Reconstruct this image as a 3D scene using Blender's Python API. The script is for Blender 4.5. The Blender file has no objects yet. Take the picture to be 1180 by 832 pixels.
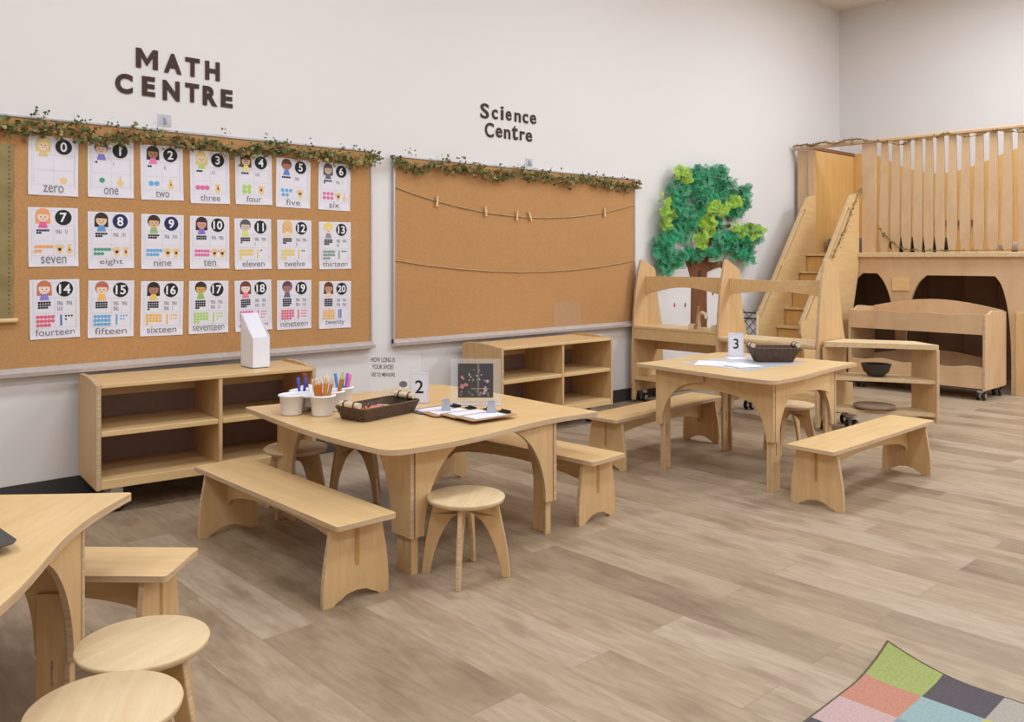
import bpy, math, random
from mathutils import Vector, Matrix, noise
from mathutils.geometry import tessellate_polygon
random.seed(7)
C = bpy.context.scene.collection
PI = math.pi

# ------------------------------------------------------------------ materials
def lin(c):
    def f(v):
        v = v / 255.0
        return v / 12.92 if v <= 0.04045 else ((v + 0.055) / 1.055) ** 2.4
    return (f(c[0]), f(c[1]), f(c[2]), 1.0)

def new_mat(name):
    m = bpy.data.materials.new(name); m.use_nodes = True
    nt = m.node_tree
    return m, nt, nt.nodes['Principled BSDF']

def plain(name, rgb, rough=0.6, metal=0.0, alpha=1.0, vary=0.05, scale=30.0, trans=0.0, spec=0.4):
    m, nt, p = new_mat(name)
    n = nt.nodes.new('ShaderNodeTexNoise'); n.inputs['Scale'].default_value = scale
    tc = nt.nodes.new('ShaderNodeTexCoord'); nt.links.new(tc.outputs['Object'], n.inputs['Vector'])
    r = nt.nodes.new('ShaderNodeValToRGB')
    c = lin(rgb)
    r.color_ramp.elements[0].position = 0.3; r.color_ramp.elements[1].position = 0.7
    r.color_ramp.elements[0].color = (c[0]*(1-vary), c[1]*(1-vary), c[2]*(1-vary), 1)
    r.color_ramp.elements[1].color = (min(1, c[0]*(1+vary)), min(1, c[1]*(1+vary)), min(1, c[2]*(1+vary)), 1)
    nt.links.new(n.outputs['Fac'], r.inputs['Fac']); nt.links.new(r.outputs['Color'], p.inputs['Base Color'])
    p.inputs['Roughness'].default_value = rough; p.inputs['Metallic'].default_value = metal
    p.inputs['Alpha'].default_value = alpha; p.inputs['Transmission Weight'].default_value = trans
    p.inputs['Specular IOR Level'].default_value = spec
    return m

def wood(name, rgb, rgb2, rough=0.42, stretch=(1.5, 14, 14), spec=0.35):
    m, nt, p = new_mat(name)
    tc = nt.nodes.new('ShaderNodeTexCoord'); mp = nt.nodes.new('ShaderNodeMapping')
    mp.inputs['Scale'].default_value = stretch
    oi = nt.nodes.new('ShaderNodeObjectInfo')
    ad = nt.nodes.new('ShaderNodeVectorMath'); ad.operation = 'ADD'
    sc = nt.nodes.new('ShaderNodeVectorMath'); sc.operation = 'SCALE'; sc.inputs['Scale'].default_value = 7.0
    nt.links.new(oi.outputs['Random'], sc.inputs[0])
    nt.links.new(tc.outputs['Object'], ad.inputs[0]); nt.links.new(sc.outputs[0], ad.inputs[1])
    nt.links.new(ad.outputs[0], mp.inputs['Vector'])
    n = nt.nodes.new('ShaderNodeTexNoise'); n.inputs['Scale'].default_value = 2.2
    n.inputs['Detail'].default_value = 6; n.inputs['Roughness'].default_value = 0.6; n.inputs['Distortion'].default_value = 0.6
    nt.links.new(mp.outputs['Vector'], n.inputs['Vector'])
    r = nt.nodes.new('ShaderNodeValToRGB')
    r.color_ramp.elements[0].position = 0.32; r.color_ramp.elements[1].position = 0.68
    r.color_ramp.elements[0].color = lin(rgb2); r.color_ramp.elements[1].color = lin(rgb)
    nt.links.new(n.outputs['Fac'], r.inputs['Fac'])
    n2 = nt.nodes.new('ShaderNodeTexNoise'); n2.inputs['Scale'].default_value = 260; n2.inputs['Detail'].default_value = 2
    nt.links.new(tc.outputs['Object'], n2.inputs['Vector'])
    mx = nt.nodes.new('ShaderNodeMix'); mx.data_type = 'RGBA'; mx.blend_type = 'MULTIPLY'
    mx.inputs[0].default_value = 0.12
    nt.links.new(r.outputs['Color'], mx.inputs[6]); nt.links.new(n2.outputs['Fac'], mx.inputs[7])
    nt.links.new(mx.outputs[2], p.inputs['Base Color'])
    p.inputs['Roughness'].default_value = rough; p.inputs['Specular IOR Level'].default_value = spec
    return m

M = {}
M['maple'] = wood('maple veneer', (231, 194, 139), (220, 180, 124), spec=.5, rough=.36)
M['maple_v'] = wood('maple veneer upright grain', (222, 183, 131), (209, 168, 116), stretch=(14, 14, 1.5))
M['edge'] = wood('plywood edge', (216, 186, 150), (190, 155, 118), stretch=(2, 2, 60), rough=0.6)
M['orange'] = wood('honey plywood', (232, 186, 118), (222, 172, 102), stretch=(9, 9, 1.2), rough=0.3)
M['beech'] = wood('pinkish beech panel', (222, 186, 146), (210, 172, 130), stretch=(3, 3, 1.5))
M['stoolwood'] = wood('pale maple seat', (226, 198, 156), (214, 182, 136))
M['darkslot'] = plain('dark recess', (70, 48, 30), 0.9)
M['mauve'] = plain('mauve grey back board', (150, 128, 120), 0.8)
M['black'] = plain('black rubber', (28, 26, 26), 0.5)
M['chrome'] = plain('chrome', (200, 200, 205), 0.25, 0.9)
M['alu'] = plain('brushed aluminium', (188, 183, 182), 0.4, 0.5)
M['trayalu'] = plain('painted tray trim', (196, 182, 174), 0.5, 0.0)
M['white'] = plain('white plastic', (238, 234, 234), 0.35, vary=0.01)
M['card'] = plain('white cardboard', (236, 234, 236), 0.6, vary=0.01)
M['paper'] = plain('white paper', (228, 222, 227), 0.8, vary=0.01)
M['paperblue'] = plain('pale blue grey sheet', (206, 206, 212), 0.2, vary=0.02)
M['ink'] = plain('black ink', (32, 30, 34), 0.7)
M['navy'] = plain('navy ink', (40, 42, 88), 0.7)
M['grey'] = plain('grey pencil ink', (120, 114, 120), 0.8)
M['lightgrey'] = plain('light grey rule', (198, 194, 200), 0.8)
M['felt'] = plain('dark brown felt', (72, 54, 46), 0.9, vary=0.15, scale=120)
M['clear'] = plain('clear acrylic', (238, 240, 244), 0.06, alpha=0.16, vary=0.0)
M['clearedge'] = plain('acrylic edge', (238, 240, 244), 0.15, alpha=0.55, vary=0.0)
M['basket'] = plain('dark woven cane', (84, 62, 48), 0.6, vary=0.35, scale=90)
M['rollwood'] = plain('pale turned wood', (222, 200, 170), 0.5)
M['twine'] = plain('jute twine', (190, 160, 118), 0.9, vary=0.15)
M['peg'] = plain('pine peg', (222, 190, 140), 0.6)
M['leafA'] = plain('ivy leaf dark', (84, 98, 52), 0.6, vary=0.3, scale=14)
M['leafB'] = plain('ivy leaf olive', (136, 130, 76), 0.6, vary=0.3, scale=14)
M['leafC'] = plain('ivy leaf dry', (150, 112, 66), 0.7, vary=0.3, scale=14)
M['trunk'] = plain('brown painted trunk', (120, 72, 40), 0.85, vary=0.1, scale=6)
M['base'] = plain('charcoal vinyl base', (64, 60, 58), 0.5)
M['mat'] = plain('slate grey foam mat', (128, 124, 128), 0.8)
M['bowl'] = plain('dark grey bowl', (62, 56, 54), 0.45)
M['disc'] = plain('brown cushion', (140, 118, 98), 0.7)
M['darkgreen'] = plain('dark green cushion', (44, 62, 54), 0.8)
M['brownbar'] = plain('brown wood ledge', (138, 92, 60), 0.6)
M['kraft'] = plain('brown hardboard', (176, 140, 102), 0.6)
M['greyclip'] = plain('grey plastic', (176, 178, 186), 0.4)

# cork
def cork():
    m, nt, p = new_mat('cork')
    tc = nt.nodes.new('ShaderNodeTexCoord')
    n = nt.nodes.new('ShaderNodeTexNoise'); n.inputs['Scale'].default_value = 150; n.inputs['Detail'].default_value = 5
    n2 = nt.nodes.new('ShaderNodeTexNoise'); n2.inputs['Scale'].default_value = 5; n2.inputs['Detail'].default_value = 3
    nt.links.new(tc.outputs['Object'], n.inputs['Vector']); nt.links.new(tc.outputs['Object'], n2.inputs['Vector'])
    r = nt.nodes.new('ShaderNodeValToRGB')
    r.color_ramp.elements[0].position = 0.35; r.color_ramp.elements[0].color = lin((184, 135, 87))
    r.color_ramp.elements[1].position = 0.65; r.color_ramp.elements[1].color = lin((198, 149, 98))
    nt.links.new(n.outputs['Fac'], r.inputs['Fac'])
    mx = nt.nodes.new('ShaderNodeMix'); mx.data_type = 'RGBA'; mx.blend_type = 'MULTIPLY'; mx.inputs[0].default_value = 0.10
    nt.links.new(r.outputs['Color'], mx.inputs[6]); nt.links.new(n2.outputs['Fac'], mx.inputs[7])
    nt.links.new(mx.outputs[2], p.inputs['Base Color']); p.inputs['Roughness'].default_value = 0.9
    p.inputs['Specular IOR Level'].default_value = 0.15
    return m
M['cork'] = cork()

def floor_mat():
    m, nt, p = new_mat('oak look vinyl planks')
    tc = nt.nodes.new('ShaderNodeTexCoord')
    mp = nt.nodes.new('ShaderNodeMapping'); mp.inputs['Rotation'].default_value = (0, 0, PI/2)
    mp.inputs['Location'].default_value = (0.33, 0.06, 0)
    nt.links.new(tc.outputs['Object'], mp.inputs['Vector'])
    b = nt.nodes.new('ShaderNodeTexBrick')
    b.inputs['Scale'].default_value = 1.0; b.inputs['Brick Width'].default_value = 1.2; b.inputs['Row Height'].default_value = 0.18
    b.inputs['Mortar Size'].default_value = 0.0012; b.inputs['Mortar Smooth'].default_value = 0.3; b.inputs['Bias'].default_value = 0.0
    b.offset = 0.37; b.offset_frequency = 2
    b.inputs['Color1'].default_value = (0, 0, 0, 1); b.inputs['Color2'].default_value = (1, 1, 1, 1)
    b.inputs['Mortar'].default_value = (0.5, 0.5, 0.5, 1)
    nt.links.new(mp.outputs['Vector'], b.inputs['Vector'])
    # plank tone
    r = nt.nodes.new('ShaderNodeValToRGB')
    r.color_ramp.elements[0].position = 0.0; r.color_ramp.elements[0].color = lin((152, 131, 107))
    r.color_ramp.elements[1].position = 1.0; r.color_ramp.elements[1].color = lin((181, 160, 137))
    e = r.color_ramp.elements.new(0.45); e.color = lin((172, 150, 123))
    nt.links.new(b.outputs['Color'], r.inputs['Fac'])
    # offset the grain from plank to plank
    sc = nt.nodes.new('ShaderNodeVectorMath'); sc.operation = 'SCALE'; sc.inputs['Scale'].default_value = 9.0
    nt.links.new(b.outputs['Color'], sc.inputs[0])
    ad = nt.nodes.new('ShaderNodeVectorMath'); ad.operation = 'ADD'
    nt.links.new(mp.outputs['Vector'], ad.inputs[0]); nt.links.new(sc.outputs[0], ad.inputs[1])
    m2 = nt.nodes.new('ShaderNodeMapping'); m2.inputs['Scale'].default_value = (3.2, 20.0, 1)
    nt.links.new(ad.outputs[0], m2.inputs['Vector'])
    g = nt.nodes.new('ShaderNodeTexNoise'); g.inputs['Scale'].default_value = 1.5; g.inputs['Detail'].default_value = 8
    g.inputs['Roughness'].default_value = 0.62; g.inputs['Distortion'].default_value = 1.2
    nt.links.new(m2.outputs['Vector'], g.inputs['Vector'])
    gr = nt.nodes.new('ShaderNodeValToRGB')
    gr.color_ramp.elements[0].position = 0.3; gr.color_ramp.elements[0].color = (0.60, 0.54, 0.48, 1)
    gr.color_ramp.elements[1].position = 0.62; gr.color_ramp.elements[1].color = (1, 1, 1, 1)
    nt.links.new(g.outputs['Fac'], gr.inputs['Fac'])
    m3 = nt.nodes.new('ShaderNodeMapping'); m3.inputs['Scale'].default_value = (3.0, 8.0, 1)
    nt.links.new(ad.outputs[0], m3.inputs['Vector'])
    g2 = nt.nodes.new('ShaderNodeTexNoise'); g2.inputs['Scale'].default_value = 1.0; g2.inputs['Detail'].default_value = 4
    nt.links.new(m3.outputs['Vector'], g2.inputs['Vector'])
    gr2 = nt.nodes.new('ShaderNodeValToRGB')
    gr2.color_ramp.elements[0].position = 0.33; gr2.color_ramp.elements[0].color = (0.66, 0.60, 0.55, 1)
    gr2.color_ramp.elements[1].position = 0.5; gr2.color_ramp.elements[1].color = (1, 1, 1, 1)
    nt.links.new(g2.outputs['Fac'], gr2.inputs['Fac'])
    mx = nt.nodes.new('ShaderNodeMix'); mx.data_type = 'RGBA'; mx.blend_type = 'MULTIPLY'; mx.inputs[0].default_value = 0.6
    nt.links.new(r.outputs['Color'], mx.inputs[6]); nt.links.new(gr.outputs['Color'], mx.inputs[7])
    mxb = nt.nodes.new('ShaderNodeMix'); mxb.data_type = 'RGBA'; mxb.blend_type = 'MULTIPLY'; mxb.inputs[0].default_value = 0.7
    nt.links.new(mx.outputs[2], mxb.inputs[6]); nt.links.new(gr2.outputs['Color'], mxb.inputs[7])
    # seams
    mx2 = nt.nodes.new('ShaderNodeMix'); mx2.data_type = 'RGBA'; mx2.blend_type = 'MIX'
    sm = nt.nodes.new('ShaderNodeMath'); sm.operation = 'MULTIPLY'; sm.inputs[1].default_value = 0.55
    nt.links.new(b.outputs['Fac'], sm.inputs[0]); nt.links.new(sm.outputs[0], mx2.inputs[0])
    nt.links.new(mxb.outputs[2], mx2.inputs[6]); mx2.inputs[7].default_value = lin((104, 88, 74))
    nt.links.new(mx2.outputs[2], p.inputs['Base Color'])
    p.inputs['Roughness'].default_value = 0.42; p.inputs['Specular IOR Level'].default_value = 0.35
    return m
M['floor'] = floor_mat()

def wall_mat(name, rgb):
    m, nt, p = new_mat(name)
    n = nt.nodes.new('ShaderNodeTexNoise'); n.inputs['Scale'].default_value = 90
    tc = nt.nodes.new('ShaderNodeTexCoord'); nt.links.new(tc.outputs['Object'], n.inputs['Vector'])
    bp = nt.nodes.new('ShaderNodeBump'); bp.inputs['Strength'].default_value = 0.05
    nt.links.new(n.outputs['Fac'], bp.inputs['Height']); nt.links.new(bp.outputs['Normal'], p.inputs['Normal'])
    p.inputs['Base Color'].default_value = lin(rgb); p.inputs['Roughness'].default_value = 0.75
    p.inputs['Specular IOR Level'].default_value = 0.2
    return m
M['wall'] = wall_mat('painted drywall', (226, 219, 214))
M['ceiling'] = wall_mat('ceiling board', (232, 222, 206))

def tulle(name, rgb, rgb2):
    m, nt, p = new_mat(name)
    tc = nt.nodes.new('ShaderNodeTexCoord')
    n = nt.nodes.new('ShaderNodeTexNoise'); n.inputs['Scale'].default_value = 11; n.inputs['Detail'].default_value = 4; n.inputs['Distortion'].default_value = 2.0
    nt.links.new(tc.outputs['Object'], n.inputs['Vector'])
    r = nt.nodes.new('ShaderNodeValToRGB')
    r.color_ramp.elements[0].position = 0.3; r.color_ramp.elements[0].color = lin(rgb2)
    r.color_ramp.elements[1].position = 0.72; r.color_ramp.elements[1].color = lin(rgb)
    nt.links.new(n.outputs['Fac'], r.inputs['Fac']); nt.links.new(r.outputs['Color'], p.inputs['Base Color'])
    r2 = nt.nodes.new('ShaderNodeMapRange'); r2.inputs[1].default_value = 0.25; r2.inputs[2].default_value = 0.6
    r2.inputs[3].default_value = 0.85; r2.inputs[4].default_value = 0.45
    nt.links.new(n.outputs['Fac'], r2.inputs[0]); nt.links.new(r2.outputs[0], p.inputs['Alpha'])
    p.inputs['Roughness'].default_value = 0.6; p.inputs['Sheen Weight'].default_value = 0.5
    return m
M['tulle0'] = tulle('emerald tulle', (24, 184, 118), (0, 118, 70))
M['tulle1'] = tulle('lime tulle', (192, 222, 64), (140, 190, 30))

# ------------------------------------------------------------------ mesh building
class MB:
    def __init__(s): s.v = []; s.f = []; s.m = []; s.sm = []
    def add(s, vs, fs, m=0, smooth=False):
        o = len(s.v); s.v += [tuple(v) for v in vs]
        for k, f in enumerate(fs):
            s.f.append(tuple(i + o for i in f)); s.m.append(m[k] if isinstance(m, list) else m); s.sm.append(smooth)
    def box(s, c, d, m=0, rz=0.0, R=None):
        vs = []
        for x in (-.5, .5):
            for y in (-.5, .5):
                for z in (-.5, .5): vs.append(Vector((x*d[0], y*d[1], z*d[2])))
        if R is None: R = Matrix.Rotation(rz, 3, 'Z')
        vs = [R @ v + Vector(c) for v in vs]
        s.add(vs, [(0,1,3,2),(4,6,7,5),(0,4,5,1),(2,3,7,6),(0,2,6,4),(1,5,7,3)], m)
    def plate(s, poly, o, U, V, N, t, m=0, me=1, holes=()):
        """extrude a 2-D outline (with holes) lying in U,V at o by t along N"""
        o, U, V, N = Vector(o), Vector(U), Vector(V), Vector(N)
        loops = [list(poly)] + [list(h) for h in holes]
        flat = [p for l in loops for p in l]
        tris = tessellate_polygon([[Vector((p[0], p[1], 0)) for p in l] for l in loops])
        n = len(flat)
        vs = [o + U*p[0] + V*p[1] for p in flat] + [o + U*p[0] + V*p[1] + N*t for p in flat]
        flip = U.cross(V).dot(N) > 0
        fs = []; ms = []
        for a, b, c in tris:
            pa, pb, pc = flat[a], flat[b], flat[c]
            area = (pb[0]-pa[0])*(pc[1]-pa[1]) - (pb[1]-pa[1])*(pc[0]-pa[0])
            if area < 0: a, c = c, a
            if flip: fs += [(a, c, b), (a+n, b+n, c+n)]
            else: fs += [(a, b, c), (a+n, c+n, b+n)]
            ms += [m, m]
        k = 0
        for l in loops:
            q = len(l)
            ar = sum(l[i][0]*l[(i+1) % q][1] - l[(i+1) % q][0]*l[i][1] for i in range(q))
            for i in range(q):
                a = k+i; b = k+(i+1) % q
                ccw = (ar > 0) if l is loops[0] else (ar < 0)
                if ccw == flip: fs.append((a, b, b+n, a+n))
                else: fs.append((b, a, a+n, b+n))
                ms.append(me)
            k += q
        s.add(vs, fs, ms)
    def flat(s, poly, y, m=0):
        """a flat polygon facing -y, given as (x, z)"""
        tris = tessellate_polygon([[Vector((p[0], p[1], 0)) for p in poly]])
        fs = []
        for a, b, c in tris:
            pa, pb, pc = poly[a], poly[b], poly[c]
            if (pb[0]-pa[0])*(pc[1]-pa[1]) - (pb[1]-pa[1])*(pc[0]-pa[0]) < 0: a, c = c, a
            fs.append((a, b, c))
        s.add([(p[0], y, p[1]) for p in poly], fs, m)
    def disc(s, x, z, r, y, m=0, n=20, sx=1.0):
        s.flat([(x + sx*r*math.cos(2*PI*i/n), z + r*math.sin(2*PI*i/n)) for i in range(n)], y, m)
    def rect(s, x0, z0, x1, z1, y, m=0): s.flat([(x0, z0), (x1, z0), (x1, z1), (x0, z1)], y, m)
    def tube(s, pts, r, n=8, m=0, cap=True, smooth=True):
        pts = [Vector(p) for p in pts]; k = len(pts)
        rr = r if isinstance(r, (list, tuple)) else [r]*k
        vs = []; up = None
        for i, p in enumerate(pts):
            d = (pts[min(i+1, k-1)] - pts[max(i-1, 0)]).normalized()
            if up is None: up = Vector((0, 0, 1)) if abs(d.z) < 0.9 else Vector((1, 0, 0))
            a = (up - d*up.dot(d)).normalized(); b = d.cross(a); up = a
            for j in range(n):
                t = 2*PI*j/n; vs.append(p + a*rr[i]*math.cos(t) + b*rr[i]*math.sin(t))
        fs = []
        for i in range(k-1):
            for j in range(n):
                fs.append((i*n+j, i*n+(j+1) % n, (i+1)*n+(j+1) % n, (i+1)*n+j))
        s.add(vs, fs, m, smooth)
        if cap:
            s.add(vs[:n], [tuple(range(n-1, -1, -1))], m); s.add(vs[-n:], [tuple(range(n))], m)
    def lathe(s, prof, c=(0, 0, 0), n=32, m=0, smooth=True, sx=1.0, sy=1.0):
        vs = []
        for r, z in prof:
            for j in range(n):
                t = 2*PI*j/n; vs.append((c[0]+r*sx*math.cos(t), c[1]+r*sy*math.sin(t), c[2]+z))
        fs = []
        for i in range(len(prof)-1):
            for j in range(n):
                fs.append((i*n+j, i*n+(j+1) % n, (i+1)*n+(j+1) % n, (i+1)*n+j))
        s.add(vs, fs, m, smooth)
    def build(s, name, mats, parent=None, loc=None, bevel=0.0):
        me = bpy.data.meshes.new(name); me.from_pydata(s.v, [], s.f); me.update()
        if not isinstance(mats, (list, tuple)): mats = [mats]
        for k in mats: me.materials.append(M[k] if isinstance(k, str) else k)
        nm = len(mats)
        for p, mi, sm in zip(me.polygons, s.m, s.sm):
            p.material_index = min(mi, nm-1); p.use_smooth = sm
        o = bpy.data.objects.new(name, me); C.objects.link(o)
        if parent: o.parent = parent
        if loc: o.location = loc
        if bevel:
            b = o.modifiers.new('bevel', 'BEVEL'); b.width = bevel; b.segments = 2; b.limit_method = 'ANGLE'; b.angle_limit = math.radians(50)
        return o

def tag(o, label, cat, group=None):
    o['label'] = label; o['category'] = cat
    if group: o['group'] = group
    return o
def thing(name, label, cat, loc=(0, 0, 0), rz=0.0, group=None):
    o = bpy.data.objects.new(name, None); C.objects.link(o); o.empty_display_size = 0.1
    o.location = loc; o.rotation_euler = (0, 0, rz)
    return tag(o, label, cat, group)
def struct(o): o['kind'] = 'structure'; return o
def dup(root, loc, rz, label, group=None):
    r = root.copy(); C.objects.link(r); r.location = loc; r.rotation_euler = (0, 0, rz); r['label'] = label
    if group: r['group'] = group
    for ch in list(root.children):
        c = ch.copy(); C.objects.link(c); c.parent = r
        for g in list(ch.children):
            d = g.copy(); C.objects.link(d); d.parent = c
    return r

def text_shape(s, bold=0.0):
    cu = bpy.data.curves.new('glyph', 'FONT'); cu.body = s; cu.size = 1.0; cu.offset = bold; cu.resolution_u = 4
    o = bpy.data.objects.new('glyph', cu); C.objects.link(o)
    dg = bpy.context.evaluated_depsgraph_get()
    me = bpy.data.meshes.new_from_object(o.evaluated_get(dg))
    vs = [(v.co.x, v.co.y) for v in me.vertices]; fs = [tuple(p.vertices) for p in me.polygons]
    bpy.data.objects.remove(o); bpy.data.curves.remove(cu); bpy.data.meshes.remove(me)
    return vs, fs
_tc = {}
def text_into(mb, s, x0, z0, x1, z1, y, m=0, bold=0.0, keep=True, thick=0.0, me=None):
    """write s into the box x0..x1, z0..z1 on a plane facing -y"""
    key = (s, bold)
    if key not in _tc: _tc[key] = text_shape(s, bold)
    vs, fs = _tc[key]
    ax = min(v[0] for v in vs); bx = max(v[0] for v in vs); az = min(v[1] for v in vs); bz = max(v[1] for v in vs)
    sx = (x1-x0)/(bx-ax); sz = (z1-z0)/(bz-az)
    if keep:
        k = min(sx, sz); ox = (x0+x1)/2-k*(ax+bx)/2; oz = (z0+z1)/2-k*(az+bz)/2; sx = sz = k
    else: ox = x0-sx*ax; oz = z0-sz*az
    P = [(ox+v[0]*sx, oz+v[1]*sz) for v in vs]
    ff = []
    for f in fs:
        ar = sum(P[f[i]][0]*P[f[(i+1) % len(f)]][1] - P[f[(i+1) % len(f)]][0]*P[f[i]][1] for i in range(len(f)))
        ff.append(f if ar > 0 else tuple(reversed(f)))
    mb.add([(p[0], y, p[1]) for p in P], ff, m)
    if thick:
        n = len(P); mb.add([(p[0], y+thick, p[1]) for p in P], [tuple(reversed(f)) for f in ff], m)
        edges = {}
        for f in ff:
            for i in range(len(f)):
                a, b = f[i], f[(i+1) % len(f)]
                edges[(a, b)] = 1
        bd = [(a, b) for (a, b) in edges if (b, a) not in edges]
        mb.add([(p[0], y, p[1]) for p in P]+[(p[0], y+thick, p[1]) for p in P], [(b, a, a+n, b+n) for a, b in bd], m)

def arc(cx, cy, rx, ry, a0, a1, n=12):
    return [(cx+rx*math.cos(math.radians(a0+(a1-a0)*i/n)), cy+ry*math.sin(math.radians(a0+(a1-a0)*i/n))) for i in range(n+1)]
def smooth_path(pts, n=6):
    """catmull-rom through points"""
    out = []; P = [pts[0]]+list(pts)+[pts[-1]]
    for i in range(1, len(P)-2):
        a, b, c, d = (Vector(P[i-1]), Vector(P[i]), Vector(P[i+1]), Vector(P[i+2]))
        for k in range(n):
            t = k/n
            out.append(tuple(0.5*((2*b)+(c-a)*t+(2*a-5*b+4*c-d)*t*t+(3*b-a-3*c+d)*t**3)))
    out.append(tuple(pts[-1])); return out

X, Y, Z = (1, 0, 0), (0, 1, 0), (0, 0, 1)

# ------------------------------------------------------------------ room
WX = 9.0; WH = 3.85
def slab(name, c, d, mat):
    mb = MB(); mb.box(c, d); return struct(mb.build(name, mat))
slab('floor', (3.0, -4.0, -0.05), (12.2, 8.4, 0.1), 'floor')
slab('ceiling', (3.0, -4.0, WH+0.05), (12.2, 8.4, 0.1), 'ceiling')
slab('wall_left', (3.0, 0.05, WH/2), (12.0, 0.1, WH), 'wall')
slab('wall_right', (WX+0.05, -4.0, WH/2), (0.1, 8.2, WH), 'wall')
slab('wall_back', (-3.05, -4.0, WH/2), (0.1, 8.2, WH), 'wall')
slab('wall_near', (3.0, -8.05, WH/2), (12.0, 0.1, WH), 'wall')
slab('baseboard_left', (3.0, -0.004, 0.05), (12.0, 0.008, 0.1), 'base')
slab('baseboard_right', (WX-0.004, -4.0, 0.05), (0.008, 8.0, 0.1), 'base')

# ------------------------------------------------------------------ cork boards
def corkboard(x0, x1, z0, z1, label):
    t = thing('corkboard', label, 'corkboard', (x0, -0.001, z0))
    w = x1-x0; h = z1-z0
    mb = MB(); mb.box((w/2, -0.009, h/2), (w-0.01, 0.018, h-0.01)); mb.build('cork_panel', 'cork', t)
    for a, b in (((0.007, -0.012, h/2), (0.014, 0.024, h)), ((w-0.007, -0.012, h/2), (0.014, 0.024, h)), ((w/2, -0.012, h-0.006), (w, 0.024, 0.012))):
        mb = MB(); mb.box(a, b); mb.build('frame_strip', 'alu', t, bevel=0.002)
    mb = MB(); mb.plate([(0, 0), (-0.055, 0.012), (-0.06, 0.03), (-0.03, 0.034), (-0.03, 0.05), (0, 0.05)], (0, 0, -0.022), Y, Z, X, w, 0, 0)
    mb.build('tray_rail', 'trayalu', t)
    return t
corkboard(0.50, 2.945, 0.615, 1.815, 'wide brown corkboard covered with number posters, left of the other board')
corkboard(3.10, 5.475, 0.615, 1.80, 'brown corkboard with two strung twine lines and clothespins, right of the posters')

# ------------------------------------------------------------------ number posters
WORDS = ['zero', 'one', 'two', 'three', 'four', 'five', 'six', 'seven', 'eight', 'nine', 'ten', 'eleven', 'twelve', 'thirteen', 'fourteen', 'fifteen', 'sixteen', 'seventeen', 'eighteen', 'nineteen', 'twenty']
PINK = (226, 92, 150); LIME = (170, 208, 90); BLUE = (92, 164, 214); GREEN = (62, 150, 110); ORNG = (240, 160, 80); YEL = (236, 200, 90); RED = (226, 84, 110); GOLD = (240, 178, 70); SAGE = (120, 150, 130)
COUNTC = [GREEN, GREEN, BLUE, PINK, LIME, BLUE, PINK, ORNG, GREEN, BLUE, PINK, YEL, YEL, SAGE, RED, BLUE, GOLD, LIME, PINK, RED, GOLD]
BLK, BR, DK, BLD, RED_H, GRY = (50, 38, 34), (104, 62, 40), (60, 44, 42), (226, 196, 110), (200, 104, 60), (96, 88, 88)
# hair, face, shirt, long hair?
KID = [(BLD, (246, 204, 170), (226, 186, 130), 1), (GRY, (232, 190, 160), (120, 110, 200), 0), (DK, (150, 100, 70), (236, 110, 160), 1), (BLD, (246, 210, 180), (180, 200, 90), 1),
       (BR, (240, 196, 160), (236, 220, 120), 1), (BR, (170, 100, 84), (70, 120, 200), 0), (GRY, (214, 170, 140), (110, 104, 110), 1),
       ((240, 150, 90), (246, 206, 180), (230, 80, 140), 1), (DK, (240, 190, 150), (80, 140, 210), 1), (DK, (226, 170, 120), (140, 180, 90), 0), (DK, (214, 140, 120), (120, 90, 190), 1), (GRY, (214, 190, 170), (220, 220, 90), 0),
       ((236, 180, 100), (236, 180, 140), (240, 220, 160), 1), ((240, 210, 80), (246, 214, 180), (130, 130, 140), 0), (RED_H, (248, 214, 190), (130, 110, 200), 1), ((180, 84, 60), (246, 206, 170), (240, 180, 80), 0),
       (BLK, (170, 110, 80), (240, 190, 90), 1), (DK, (214, 160, 70), (140, 180, 90), 0), ((120, 64, 50), (244, 208, 190), (240, 110, 140), 1), ((110, 64, 80), (160, 104, 96), (110, 110, 120), 0), (BR, (196, 140, 100), (236, 200, 170), 1)]
_pm = {}
def cm(rgb):
    rgb = tuple(int(c_*.84+.16*215) for c_ in rgb) if max(rgb) > 130 else rgb
    if rgb not in _pm: _pm[rgb] = plain('printed ink %d %d %d' % rgb, rgb, 0.75, vary=0.02)
    return _pm[rgb]
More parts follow.
